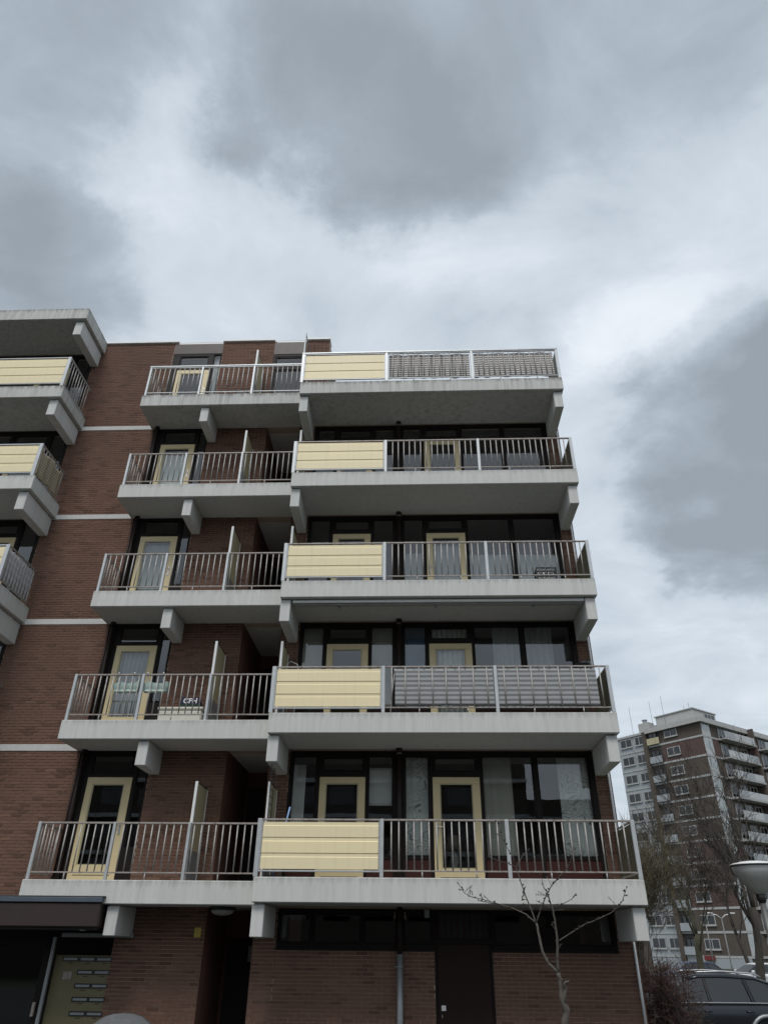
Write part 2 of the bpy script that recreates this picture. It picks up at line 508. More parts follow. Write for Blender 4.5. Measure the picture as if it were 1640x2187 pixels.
# skip the ones behind the railing of the floor below
cand = [b for b in cand if not (b[2] < 4.7 and b[0] > -4.6)][:300]
cs = set(cand)
field = MB()
for b in bricks:
    if b in cs: continue
    yo = YW + rng.uniform(-.0015, .0015); n = len(field.v); x0, x1, z0, z1 = b
    field.v += [(x0, yo, z0), (x1, yo, z0), (x1, yo, z1), (x0, yo, z1), (x0, YW + .012, z0), (x1, YW + .012, z0), (x1, YW + .012, z1), (x0, YW + .012, z1)]
    field.f += [(n, n+1, n+2, n+3), (n, n+4, n+5, n+1), (n+1, n+5, n+6, n+2), (n+2, n+6, n+7, n+3), (n+3, n+7, n+4, n)]
stuff(ob('brickwork', field, 'brick', wall))
bm_ = MB().box(-(PI_ - JO) / 2, (PI_ - JO) / 2, 0, .012, -(CO - JO) / 2, (CO - JO) / 2).mesh('brick', 'brick')
for b in cand:
    o = link('brick', bm_, wall, ((b[0] + b[1]) / 2, YW + rng.uniform(-.0015, .0015), (b[2] + b[3]) / 2))
    o.scale = ((b[1] - b[0]) / (PI_ - JO), 1, (b[3] - b[2]) / (CO - JO))

# --- side and rear walls, roof
s = MB(); s.box(6.30, 6.505, YW + .262, 11, -.3, 13.70); ob('side_wall', s, 'brick_plain', BLD)
s = MB(); s.box(.27, .47, YW + .262, 8, 13.72, 16.82); ob('side_wall', s, 'brick_plain', BLD)
s = MB(); s.box(-11.9, 6.50, 11.003, 11.2, -.3, 13.7); s.box(-11.9, .47, 8.003, 8.2, 13.705, 16.8); ob('rear_wall', s, 'brick_plain', BLD)
s = MB(); s.box(-11.9, .26, YW + .27, 8.0, 16.5, 16.78); ob('roof', s, 'roofing', BLD)
s = MB(); s.box(.48, 6.5, YW + .27, 11, 13.5, 13.72); ob('roof_terrace', s, 'roofing', BLD)
# setback storey behind the roof terrace, kept below the railing line
s = MB(); s.box(.48, 6.3, 5.2, 10.9, 13.73, 16.3); ob('setback_wall', s, 'brick_plain', BLD)
# white cappings of the parapet
for x0, x1, z in ((-6.0, -3.865, 16.84), (-2.585, -1.095, 16.84), (-.175, .49, 16.84)):
    s = MB(); s.box(x0, x1, YW - .05, YW + .30, z - .02, z + .05); ob('parapet_cap', s, 'white_plain', BLD, .006)
for x0, x1 in ((-3.862, -2.588), (-1.092, -.178)):
    s = MB(); s.box(x0, x1, YW + .0, YW + .3, 16.765, 16.825); ob('parapet_cap', s, 'white_plain', BLD, .006)
for x0, x1, zb in ((-3.96, -2.56, 16.39), (-1.10, -.16, 16.31)):
    s = MB(); s.box(x0 + .005, x1 - .005, YW - .004, YW + .0085, zb, 16.76); ob('fascia_panel', s, 'fascia_brown', BLD, .004)
# white floor bands in the brickwork
for k in range(2, 6):
    s = MB(); s.box(-6.235, -3.94, YW - .012, YW + .10, L(k) - .474, L(k) - .342); ob('floor_band', s, 'band', BLD, .006)

# --- slabs and beams
def slab(x0, x1, y0, zb, zt, name='balcony_slab'):
    s = MB(); s.box(x0, x1, y0, YW + .012 - .002, zb, zt)
    return ob(name, s, 'concrete' if zt < 13.5 else 'concrete_top', BLD, .012)
def beam(x0, x1, y0, zb, zt):
    s = MB(); s.box(x0, x1, y0, YW - .003, zb, zt); s.box(x0 + .02, x1 - .02, y0 + .03, YW - .004, zt, zt + .03)
    ob('support_beam', s, 'concrete_beam', BLD, .010)
for k in range(1, 6):
    z = L(k)
    slab(0, 6.466, 0, z - .436, z - .06)
    slab(-4.10, -.004, .33, z - .467, z - .102)
    beam(.005, .212, .085, z - .93, z - .462); beam(6.222, 6.425, .085, z - .93, z - .462)
    beam(-2.54, -2.336, .41, z - .93, z - .490)
for k in range(2, 7):
    z = L(k)
    slab(-12.2, -5.963, -.058, z - .447 if k < 6 else z - .438, z - .074 if k < 6 else z - .048, 'balcony_slab' if k < 6 else 'roof_slab')
    beam(-6.27, -6.055, .04, z - .94, z - .47)
# dark upper bodies of the recess floors
for k in range(1, 6):
    s = MB(); s.box(-1.025, -.165, YW + .012, 3.9, L(k) - .46, L(k) - .105); ob('floor_slab', s, 'concrete', BLD)
for k in range(1, 5):
    for xa in (-1.0295, -.1675):
        ob('recess_reveal', MB().box(xa, xa + .007, YW + .002, YW + .30, L(k) - .1, L(k) + 2.284), 'brick_plain', BLD)
    s = MB(); s.box(-1.25, -1.035, YW + .27, 3.95, L(k) - .1, L(k) + 2.28); s.box(-.155, .06, YW + .27, 3.95, L(k) - .1, L(k) + 2.28); s.box(-1.03, -.16, 3.4, 3.6, L(k) - .1, L(k) + 2.285)
    rw = ob('recess_wall', s, 'brick_plain', BLD)
    s = MB(); s.box(-.98, -.24, 3.36, 3.39, L(k) - .09, L(k) + 1.95); ob('recess_door', s, 'interior_dark', BLD)

# --- railings
def baluster_mesh(h): return shared(('bal', round(h, 3)), lambda: MB().tube([(0, 0, 0), (0, 0, h)], .0125, 8).mesh('baluster', 'baluster_metal', smooth=True))
def post_mesh(w_, d_, h): return shared(('post', w_, d_, round(h, 3)), lambda: MB().box(0, w_, 0, d_, 0, h).mesh('post', 'alu', .006))
def boards(par, x0, x1, y, z0, z1, rz=None, mat='beige_panel'):
    """cream panel of three rebated boards in a thin frame; along X, or along Y when rz is set"""
    n = 3; hh = (z1 - z0 - .03) / n; ln = x1 - x0
    for i in range(n):
        za = z0 + .015 + i * hh
        # board: face, with a chamfered rebate at its foot that catches light
        def mk(hh=hh, ln=ln):
            b = MB(); t = .026; g_ = .0015
            prof = [(0, g_), (0, hh - g_ - .066), (.009, hh - g_ - .056), (.009, hh - g_), (t, hh - g_), (t, g_)]
            # the rebate (thinner strip) sits at the head of each board
            nn = len(prof)
            for xx in (.004, ln - .004):
                b.v += [(xx, p, q) for p, q in prof]
            b.f += [(a, (a + 1) % nn + 0, (a + 1) % nn + nn, a + nn) for a in range(nn)]
            b.f += [tuple(reversed(range(nn))), tuple(range(nn, 2 * nn))]
            me = b.mesh('panel_board', mat)
            bm = bmesh.new(); bm.from_mesh(me); bmesh.ops.recalc_face_normals(bm, faces=list(bm.faces)); bm.to_mesh(me); bm.free()
            return me
        me = shared(('board', round(hh, 3), round(ln, 3), mat), mk)
        if rz is None: link('panel_board', me, par, (x0, y, za))
        else: link('panel_board', me, par, (y, x0, za), rz=rz)

def rail_frame(mb, x0, x1, y, zt, zb, d=.04):
    mb.box(x0, x1, y - d / 2, y + d / 2, zt - .03, zt)
    mb.box(x0, x1, y - .014, y + .014, zb, zb + .022)

for k in range(1, 6):
    z = L(k); top = z + (.85 if k < 5 else .90); zb = z + .032; foot = z - .058; hb = top - .03 - zb - .022
    y = .04
    # right balcony
    xs = [(-.016, .060), (2.113, 2.175), (4.258, 4.322), (6.393, 6.460)]
    rl = link('railing', None, BLD)
    rail_mat = 'steel_worn' if k < 5 else 'alu'
    def bar(name, *b_, m_=None): ob(name, MB().box(*b_), m_ or rail_mat, rl, .003)
    for i in range(3):
        bar('top_rail', xs[i][1] + .001, xs[i+1][0] - .001, y - .02, y + .02, top - .03, top - .001)
        if i > 0: bar('bottom_rail', xs[i][1] + .001, xs[i+1][0] - .001, y - .013, y + .013, zb, zb + .022)
    bar('panel_trim', xs[0][1] + .001, xs[1][0] - .001, y - .024, y + .016, zb - .012, zb + .012, m_='alu')
    bar('panel_trim', xs[0][1] + .002, xs[0][1] + .02, y - .022, y + .014, zb + .013, top - .031, m_='alu')
    bar('panel_trim', xs[1][0] - .02, xs[1][0] - .002, y - .022, y + .014, zb + .013, top - .031, m_='alu')
    bar('top_rail', 6.41, 6.445, y + .03, YW - .01, top - .031, top - .002); bar('bottom_rail', 6.415, 6.440, y + .03, YW - .01, zb, zb + .022)
    if k == 5: bar('hand_rail', -.02, 6.465, y - .035, y + .03, top + .002, top + .045)
    for a, b in xs: link('post', post_mesh(round(b - a, 3), .055, top - foot), rl, (a, y - .03, foot))
    boards(rl, xs[0][1] + .022, xs[1][0] - .022, y - .012, zb + .014, top - .036)
    for i in (0, 1):
        a = xs[i+1][1]; n = 15
        for j in range(n):
            link('baluster', baluster_mesh(hb), rl, (a + .132 + j * .1298, y + (0 if k != 2 else -.0125 if j % 2 == 0 else .0165), zb + .022))
        for j in (4, 11): link('foot_stay', baluster_mesh(zb - foot), rl, (a + .132 + j * .1298, y, foot))
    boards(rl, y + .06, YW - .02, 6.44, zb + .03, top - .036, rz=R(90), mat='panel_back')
    # left balcony
    y = .40; top = z + (.83 if k < 5 else .885); zb = z + .005; foot = z - .10; hb = top - .03 - zb - .022
    xs = [(-4.075, -4.022), (-2.703, -2.650), (-1.342, -1.290)]
    rl = link('railing', None, BLD)
    ends = [p for p in xs] + [(-.03, -.03)]
    for i in range(3):
        x1 = ends[i+1][0]
        bar('top_rail', ends[i][1] + .001, x1 - .001, y - .02, y + .02, top - .03, top - .001)
        bar('bottom_rail', ends[i][1] + .001, x1 - .001, y - .013, y + .013, zb, zb + .022)
    bar('top_rail', -4.062, -4.03, y + .03, YW - .01, top - .031, top - .002); bar('bottom_rail', -4.060, -4.036, y + .03, YW - .01, zb, zb + .022)
    if k == 5: bar('hand_rail', -4.085, -.03, y - .033, y + .028, top + .002, top + .04)
    for a, b in xs: link('post', post_mesh(round(b - a, 3), .055, top - foot), rl, (a, y - .03, foot))
    for a, n in ((-3.936, 10), (-2.509, 9), (-1.226, 9)):
        for j in range(n):
            link('baluster', baluster_mesh(hb), rl, (a + j * .1300, y, zb + .022))
        link('foot_stay', baluster_mesh(zb - foot), rl, (a + 4 * .1300, y, foot))
    for j in range(6):
        link('baluster', baluster_mesh(hb), rl, (-4.047, y + .12 + j * .127, zb + .022))
    # far-left balcony (the lowest ones stay out of view)
    if k >= 2:
        y = -.02; top = z + (.86 if k < 5 else .91); zb = z + .02; foot = z - .07; hb = top - .03 - zb - .022
        x0 = -8.2; rl = link('railing', None, BLD)
        bar('top_rail', x0, -6.10, y - .02, y + .02, top - .03, top - .001, m_='alu'); bar('panel_trim', x0, -6.10, y - .024, y + .016, zb - .012, zb + .012, m_='alu')
        bar('top_rail', -6.055, -6.02, y + .03, YW - .01, top - .031, top - .002); bar('bottom_rail', -6.05, -6.026, y + .03, YW - .01, zb, zb + .022)
        link('post', post_mesh(.085, .055, top - foot), rl, (-6.098, y - .03, foot))
        boards(rl, x0, -6.103, y - .012, zb + .014, top - .036)
        for j in range(9):
            link('baluster', baluster_mesh(hb), rl, (-6.038, y + .13 + j * .127, zb + .022))

# --- windows and doors
def window(x0, x1, z0, z1, y, glass='glass', fw=.035, parent=BLD, frame='frame_brown'):
    f = MB(); f.plate(x0, x1, z0, z1, [(x0 + fw, x1 - fw, z0 + fw, z1 - fw)], y - .02, y + .025)
    o = ob('window', f, frame, parent, .004)
    p = MB().box(x0 + fw - .004, x1 - fw + .004, y + .004, y + .010, z0 + fw - .004, z1 - fw + .004)
    ob('pane', p, glass, o)
    return o
def door(x0, x1, z0, z1, gx0, gx1, gz0, gz1, y, handle_x, glass='glass'):
    f = MB(); f.plate(x0, x1, z0, z1, [(gx0, gx1, gz0, gz1)], y - .022, y + .03)
    o = ob('balcony_door', f, 'beige_door', BLD, .004)
    ob('pane', MB().box(gx0 - .004, gx1 + .004, y + .004, y + .010, gz0 - .004, gz1 + .004), glass, o)
    gb = MB(); b = .022
    gb.plate(gx0, gx1, gz0, gz1, [(gx0 + b, gx1 - b, gz0 + b, gz1 - b)], y - .010, y + .003); ob('glazing_bead', gb, 'frame_brown' if glass == 'x' else 'beige_old', o)
    h = MB(); hz = z0 + .93; h.box(handle_x - .018, handle_x + .018, y - .034, y - .0225, hz - .16, hz + .06)
    h.tube([(handle_x, y - .034, hz), (handle_x, y - .075, hz), (handle_x + (.11 if handle_x < (x0 + x1) / 2 else -.11), y - .078, hz)], .009, 6)
    ob('door_handle', h, 'chrome', o, smooth=False)
    g_ = MB().box(x0 + .1, x1 - .1, y - .027, y - .023, z0 + .075, z0 + .083); ob('weather_groove', g_, 'frame_brown', o)
    return o

YG = 1.312
RIGHT_HOLES = lambda z: [(.31, .80, z + .38, z + 2.195), (.905, 1.72, z + 1.90, z + 2.155), (.862, 1.763, z - .05, z + 1.79),
                         (1.807, 2.308, z + .38, z + 2.195), (2.525, 3.011, z + .38, z + 2.195), (3.11, 3.925, z + 1.895, z + 2.155),
                         (3.068, 3.987, z - .05, z + 1.79), (4.026, 5.039, z + .38, z + 2.195), (5.109, 6.116, z + .38, z + 2.195)]
for k in range(1, 5):
    z = L(k); hs = RIGHT_HOLES(z)
    f = MB(); f.plate(.252, 6.218, z - .05, z + 2.283, hs + [(a, b, z - .02, z + .34) for a, b, c, d in (hs[0], hs[3], hs[4], hs[7], hs[8])], YG - .03, YG + .03)
    ob('window_wall_frame', f, 'frame_brown', BLD, .004)
    for i in (0, 1, 3, 4, 5, 7, 8):
        a, b, c, d = hs[i]; window(a + .002, b - .002, c + .002, d - .002, YG, fw=.028 if i not in (1, 5) else .02)
    for i in (0, 3, 4, 7, 8):
        a, b = hs[i][:2]; ob('infill_panel', MB().box(a + .002, b - .002, YG - .012, YG + .02, z - .018, z + .338), 'panel_brown', BLD, .004)
    door(.866, 1.759, z - .04, z + 1.786, .987, 1.625, z + .18, z + 1.67, YG - .012, .925)
    door(3.072, 3.983, z - .04, z + 1.786, 3.205, 3.84, z + .18, z + 1.67, YG - .012, 3.135)
    # rooms behind
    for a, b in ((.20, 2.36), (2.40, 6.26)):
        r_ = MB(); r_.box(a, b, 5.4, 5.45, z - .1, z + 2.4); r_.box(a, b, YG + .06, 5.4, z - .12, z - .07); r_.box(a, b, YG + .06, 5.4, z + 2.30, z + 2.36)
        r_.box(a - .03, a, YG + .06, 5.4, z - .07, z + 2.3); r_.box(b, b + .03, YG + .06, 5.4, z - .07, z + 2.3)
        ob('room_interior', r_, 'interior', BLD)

for k in range(1, 6):
    z = L(k); tall = k < 5
    zt = z + (2.283 if tall else 2.235)
    dh = (-3.757, -2.853, z - .05, z + 1.775) if tall else (-3.757, -2.853, z - .05, z + 1.62)
    tr = (-3.72, -2.885, z + 1.84, z + 2.20) if tall else (-3.74, -2.93, z + 1.72, z + 2.14)
    sd = (-2.79, -2.585, z + .5, z + 2.20)
    f = MB(); f.plate(-3.957, -2.563, z - .05, zt, [dh, tr, sd], YG - .03, YG + .03)
    ob('window_wall_frame', f, 'frame_brown', BLD, .004)
    window(tr[0], tr[1], tr[2], tr[3], YG, fw=.025); window(*sd, YG, fw=.02)
    door(dh[0] + .004, dh[1] - .004, z - .04, dh[3] - .004, -3.630, -2.995, z + .20, dh[3] - .13, YG - .012, -2.925)
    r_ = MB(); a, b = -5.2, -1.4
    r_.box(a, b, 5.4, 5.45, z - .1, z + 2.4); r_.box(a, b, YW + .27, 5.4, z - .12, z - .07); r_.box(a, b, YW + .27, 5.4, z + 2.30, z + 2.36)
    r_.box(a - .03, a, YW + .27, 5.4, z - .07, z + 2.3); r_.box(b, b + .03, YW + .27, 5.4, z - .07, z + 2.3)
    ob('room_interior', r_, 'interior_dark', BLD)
# top floor second window (dark, beside the screen)
z = L(5)
f = MB(); f.plate(-1.098, -.162, z - .05, z + 2.148, [(-1.02, -.24, z + .45, z + 1.58), (-1.02, -.24, z + 1.66, z + 2.06)], YG - .03, YG + .03)
ob('window_wall_frame', f, 'frame_brown', BLD, .004)
window(-1.018, -.242, z + .452, z + 1.578, YG); window(-1.018, -.242, z + 1.662, z + 2.058, YG)
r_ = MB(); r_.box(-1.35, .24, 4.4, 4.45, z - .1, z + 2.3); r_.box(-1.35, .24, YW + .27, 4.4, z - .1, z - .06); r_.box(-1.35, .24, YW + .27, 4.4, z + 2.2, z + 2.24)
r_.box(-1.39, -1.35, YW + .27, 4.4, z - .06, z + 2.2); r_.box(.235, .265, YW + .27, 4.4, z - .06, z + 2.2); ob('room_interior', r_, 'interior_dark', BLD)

# windows behind the far-left balconies
for k in range(1, 6):
    z = L(k)
    hs = [(-6.72, -6.30, z + .35, z + 2.19), (-7.72, -6.80, z - .05, z + 1.79), (-7.70, -6.82, z + 1.88, z + 2.16), (-9.2, -7.80, z + .35, z + 2.19), (-11.4, -9.28, z + .35, z + 2.19)]
    f = MB(); f.plate(-11.497, -6.243, z - .05, z + 2.283, hs, YG - .03, YG + .03); ob('window_wall_frame', f, 'frame_brown', BLD, .004)
    for i in (0, 2, 3, 4): window(*hs[i], YG)
    a, b, c, d = hs[1]; door(a + .004, b - .004, z - .04, d - .004, a + .13, b - .13, z + .2, d - .13, YG - .012, b - .06)
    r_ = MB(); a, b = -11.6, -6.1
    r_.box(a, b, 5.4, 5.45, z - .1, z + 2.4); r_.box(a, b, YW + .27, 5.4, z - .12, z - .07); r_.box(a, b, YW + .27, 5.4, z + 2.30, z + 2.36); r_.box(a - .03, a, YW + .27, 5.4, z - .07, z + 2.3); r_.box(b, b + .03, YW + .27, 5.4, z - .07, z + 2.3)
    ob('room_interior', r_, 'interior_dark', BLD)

# --- partition screens between neighbours
for k in range(1, 6):
    z = L(k); zt = z + 1.545 - (0 if k < 5 else .02)
    for x, y0, right in ((-1.342, .45, False), (.015, .47, True)):
        if right and k == 5: continue
        m = MB(); m.box(x, x + .05, y0, y0 + .05, z - .10 if not right else z - .058, zt)
        m.box(x + .008, x + .042, 1.215, 1.25, z - .10 if not right else z - .058, zt - .01)
        p = ob('partition_screen', m, 'alu_white', BLD, .005)
        ob('screen_panel', MB().box(x + .018, x + .032, y0 + .05, 1.215, z + .42, zt - .02), 'beige_old', p)
        ob('screen_foot_panel', MB().box(x + .020, x + .030, y0 + .05, 1.215, z - .05, z + .40), 'zinc', p)
        e = MB(); e.box(x + .012, x + .038, y0 + .05, 1.215, zt - .02, zt - .005); ob('screen_edge', e, 'frame_brown', p)
# glass wind screen on the roof terrace
z = L(5)
m = MB(); m.box(-.012, .022, .10, .135, z - .058, z + 1.79); m.box(-.008, .018, .80, .825, z - .058, z + 1.79); m.box(-.006, .016, .135, .80, z + 1.755, z + 1.785); m.box(-.006, .016, .135, .80, z + .98, z + 1.01)
p = ob('wind_screen', m, 'zinc', BLD, .004); ob('pane', MB().box(.002, .008, .136, .799, z + 1.012, z + 1.754), 'glass', p)

# --- rainwater pipes
for k in range(1, 5):
    z = L(k)
    m = MB(); m.tube([(2.425, 1.19, z - .059), (2.425, 1.19, z + 2.25)], .042, 12); m.tube([(2.425, 1.19, z + 2.25), (2.425, 1.19, z + 2.312)], .065, 12)
    ob('downpipe', m, 'pipe_brown', BLD, smooth=True)
    m = MB(); m.tube([(2.425, 1.19, z + 2.2), (2.425, 1.19, z + 2.22)], .052, 10); ob('pipe_clip', m, 'steel_worn', BLD)
    m = MB(); m.tube([(-3.905, 1.20, z - .1), (-3.905, 1.20, z + 2.22)], .042, 12); m.tube([(-3.905, 1.20, z + 2.22), (-3.905, 1.20, z + 2.282)], .06, 12); ob('downpipe', m, 'pipe_brown', BLD, smooth=True)
    m = MB(); m.tube([(-3.99, 1.25, z - .1), (-3.99, 1.25, z + 2.26)], .022, 8); ob('downpipe', m, 'pipe_brown', BLD, smooth=True)
m = MB(); m.tube([(2.43, 1.19, 2.0), (2.43, 1.19, 2.712)], .044, 12); ob('downpipe', m, 'pipe_brown', BLD, smooth=True)
m = MB(); m.tube([(2.43, 1.19, .06), (2.43, 1.19, 2.0)], .053, 14); m.tube([(2.43, 1.19, 1.80), (2.43, 1.19, 1.83)], .06, 14); m.box(2.34, 2.39, 1.17, 1.28, 1.805, 1.825); ob('downpipe', m, 'zinc', BLD, smooth=True)
m = MB()
for k in range(0, 5):
    za = .06 if k == 0 else L(k) - .059; m.tube([(6.465, 1.245, za), (6.465, 1.245, L(k + 1) - .437)], .024, 8)
ob('downpipe', m, 'alu', BLD, smooth=True)

# --- ground floor
f = MB()
hs = [(.30, .84, 2.15, 2.60), (.90, 1.735, 2.15, 2.60), (1.805, 2.37, 2.15, 2.60), (2.50, 2.98, 2.15, 2.60)]
f.plate(.252, 3.028, 2.062, 2.680, hs, YG - .03, YG + .03); ob('window_wall_frame', f, 'frame_brown', BLD, .004)
for h in hs: window(*h, YG, fw=.02)
hs = [(4.09, 5.03, 2.15, 2.62), (5.13, 6.12, 2.15, 2.62)]
f = MB(); f.plate(4.032, 6.198, 2.062, 2.680, hs, YG - .03, YG + .03); ob('window_wall_frame', f, 'frame_brown', BLD, .004)
for h in hs: window(*h, YG, fw=.02)
for a, b, c in ((.25, 3.03, 2.0), (4.03, 6.2, 2.0)):
    s = MB(); s.box(a + .004, b - .004, YW - .03, YG - .032, 2.045, 2.085); ob('window_sill', s, 'frame_brown', BLD, .004)
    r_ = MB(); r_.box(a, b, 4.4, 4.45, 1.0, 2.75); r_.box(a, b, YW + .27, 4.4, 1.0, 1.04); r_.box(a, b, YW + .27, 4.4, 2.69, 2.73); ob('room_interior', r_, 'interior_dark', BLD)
f = MB(); f.plate(3.032, 4.028, .0, 2.681, [(3.07, 3.99, .02, 2.16), (3.08, 3.98, 2.24, 2.62)], YG - .03, YG + .03); ob('door_frame', f, 'frame_brown', BLD, .004)
d = ob('storage_door', MB().box(3.074, 3.986, YG - .015, YG + .02, .03, 2.156), 'door_dark', BLD, .004)
ob('lock_plate', MB().box(3.125, 3.20, YG - .028, YG - .0155, 1.20, 1.275), 'white_plain', d, .003)
ob('lock_plate', MB().box(3.128, 3.140, YG - .026, YG - .0155, 1.10, 1.15), 'steel_worn', d, .002)
m = MB()
for i in range(8): m.box(3.11 + i * .11, 3.125 + i * .11, YG - .012, YG + .0, 2.245, 2.615)
ob('door_grille', m, 'panel_brown', BLD)
m = MB(); m.box(3.09, 3.98, YG + .01, YG + .02, 2.235, 2.625); ob('grille_back', m, 'interior_dark', BLD)
# alarm box and bulkheads on the lintel
ob('alarm_box', MB().box(2.865, 2.955, 1.22, 1.28, 2.55, 2.68), 'zinc', BLD, .006)
for x in (2.34, 2.52): ob('pipe_clip', MB().box(x - .012, x + .012, 1.24, 1.282, 2.53, 2.64), 'steel_worn', BLD, .003)
# passage beside the entrance pier
s = MB(); s.box(-1.25, -1.05, YW + .27, 3.9, 0, 2.68); s.box(-.155, .06, YW + .27, 3.9, 0, 2.68); s.box(-1.05, -.155, 3.0, 3.2, 0, 2.685); ob('recess_wall', s, 'brick_plain', BLD)
for xa in (-1.0385, -.1675): ob('recess_reveal', MB().box(xa, xa + .007, YW + .002, YW + .30, 0.0, 2.68), 'brick_plain', BLD)
rd = ob('recess_door', MB().box(-.98, -.22, 2.95, 2.99, .03, 2.2), 'interior_dark', BLD, .004)
ob('notice', MB().box(-.56, -.30, 2.935, 2.948, 1.83, 2.10), 'zinc', rd)
# pier sign
ps = ob('number_sign', MB().box(-1.225, -1.105, YW - .012, YW - .002, 2.22, 2.37), 'yellow_sign', BLD, .003)
# ceiling light
m = MB().lathe([(.10, 0), (.235, -.01), (.235, -.045), (.20, -.05)], (-.70, 1.02, 2.682), 28); cl = ob('ceiling_light', m, 'black_plastic', BLD, smooth=False)
m = MB().lathe([(.20, 0), (.195, -.03), (.15, -.065), (.07, -.082), (.01, -.085)], (-.70, 1.02, 2.633), 28); ob('lamp_cover', m, 'lamp_bowl', cl, smooth=True)
# entrance canopy
c = MB(); c.box(-9.0, -2.60, .24, YW - .005, 2.335, 2.700); can = ob('entrance_canopy', c, 'fascia_brown', BLD, .02)
ob('canopy_flashing', MB().box(-9.02, -2.585, .215, .33, 2.702, 2.775), 'flashing', can, .006)
ob('canopy_felt', MB().box(-9.0, -2.56, .27, .326, 2.778, 2.80), 'roofing', can, .004)
ob('canopy_soffit', MB().box(-8.95, -2.64, .30, YW - .01, 2.305, 2.333), 'interior_dark', can)
ob('canopy_downlight', MB().lathe([(.045, 0), (.04, -.012)], (-2.95, .55, 2.304), 16), 'white_plain', can)
s = MB(); s.box(-3.56, -2.28, 1.18, 1.24, 2.20, 2.265); ob('lintel_rail', s, 'zinc', BLD, .004)
s = MB(); s.box(-11.5, -2.65, 3.6, 3.7, 0, 2.68); s.box(-2.645, -2.60, YW + .27, 3.6, 0, 2.68); s.box(-11.5, -2.65, YW + .27, 3.6, 2.66, 2.682); ob('lobby_wall', s, 'interior_dark', BLD)
mp = ob('mailbox_panel', MB().box(-3.635, -2.652, YW + .012, YW + .05, .10, 1.93), 'mail_ochre', BLD, .005)
for zt, xs in ((1.872, (-3.36, -3.06, -2.765)), (1.68, (-3.06, -2.765)), (1.483, (-3.06, -2.765)), (1.29, (-3.06, -2.765)), (1.09, (-3.06, -2.765)), (.89, (-3.06, -2.765))):
    for x in xs:
        fr = MB().plate(x - .14, x + .14, zt - .034, zt + .034, [(x - .123, x + .123, zt - .018, zt + .018)], YW - .004, YW + .0115)
        sl_ = ob('mail_slot', fr, 'black_plastic', mp); ob('slot_flap', MB().box(x - .123, x + .123, YW + .002, YW + .010, zt - .018, zt + .018), 'zinc', sl_)
        ob('name_plate', MB().box(x - .02, x + .055, YW + .006, YW + .0115, zt - .066, zt - .056), 'black_plastic', mp)
ob('intercom', MB().box(-3.44, -3.285, YW + .002, YW + .0115, 1.57, 1.69), 'steel_worn', mp, .002)
ob('entrance_post', MB().box(-3.70, -3.645, 1.17, 1.23, .06, 2.20), 'zinc', BLD, .004)
ed = ob('entrance_door', MB().plate(-4.75, -3.72, .06, 2.18, [(-4.66, -3.82, .25, 2.08)], 1.19, 1.235), 'frame_brown', BLD, .004)
ob('pane', MB().box(-4.664, -3.816, 1.21, 1.216, .246, 2.084), 'glass_dark', ed)
ob('door_handle', MB().box(-3.80, -3.755, 1.13, 1.189, 1.05, 1.25), 'steel_worn', ed, .006)

# ================================================================== THINGS ON AND BEHIND THE BALCONIES
def fold_sheet(x0, x1, z0, z1, y, amp, wl, nx, nz=10, seed=1, sag=0.0, thick=.004, axis='x', ragged=0.0, phase=None):
    r_ = random.Random(seed); mb = MB(); ph = r_.uniform(0, 6) if phase is None else phase
    wob = .5 if phase is None else 0.0; nz_ = .5 if phase is None else .12
    P_ = []
    for side in (0, 1):
        for j in range(nz + 1):
            t = j / nz
            for i in range(nx + 1):
                s_ = i / nx; xx = x0 + (x1 - x0) * s_
                f_ = math.sin(xx / wl * 6.28319 + ph + wob * math.sin(xx * 3.1 + ph))
                if not wob: f_ = max(-1, min(1, 1.7 * f_))
                nn = noise.noise(Vector((xx * 5, t * 2, seed)))
                yy = y + amp * f_ * (1 - (.25 * t if wob else 0)) + amp * nz_ * nn + side * thick
                zz_ = z0 + (z1 - z0) * t - sag * (.5 - .5 * math.cos(xx / wl * 6.283 * .5 + ph)) * t + ragged * (1 - t) * noise.noise(Vector((xx * 4, 3, seed)))
                P_.append((xx, yy, zz_) if axis == 'x' else (yy, xx, zz_))
    mb.v = P_; n = (nx + 1) * (nz + 1)
    for j in range(nz):
        for i in range(nx):
            a = j * (nx + 1) + i; q = (a, a + 1, a + nx + 2, a + nx + 1)
            mb.f.append(q); mb.f.append(tuple(n + v for v in reversed(q)))
    for i in range(nx):
        mb.f.append((i + 1, i, n + i, n + i + 1)); a = nz * (nx + 1) + i; mb.f.append((a, a + 1, n + a + 1, n + a))
    return mb

def drape(name, label, cat, mat, *a, group=None, **kw):
    return tag(ob(name, fold_sheet(*a, **kw), mat, smooth=True), label, cat, group)

# striped cloths tied behind railings
z = L(2)
c1 = drape('privacy_cloth', 'grey striped cloth behind railing, left of the middle post, balcony with rail ties', 'cloth', 'cloth_grey', 2.37, 4.245, z + .075, z + .80, .0405, .0006, .2596, 60, 10, seed=3, ragged=.012)
c2 = drape('privacy_cloth', 'grey striped cloth behind railing, right of the middle post, wrinkled at its top', 'cloth', 'cloth_grey', 4.335, 6.20, z + .075, z + .795, .0405, .0006, .2596, 60, 12, seed=5, ragged=.012)
for c, x0, n in ((c1, 2.5, 9), (c2, 4.5, 9)):
    for i in range(n):
        x = x0 + i * .198
        m = MB(); pts = []
        for t in range(9):
            a = t / 8 * 6.283
            pts.append((x + .05 * (t / 8) + rng.uniform(-.004, .004), .04 + .028 * math.sin(a), z + .822 + .028 * math.cos(a) - (.02 if t in (4,) else 0)))
        m.tube(pts, .0045, 5); ob('tie_cord', m, 'steel_worn', c)
z = L(5)
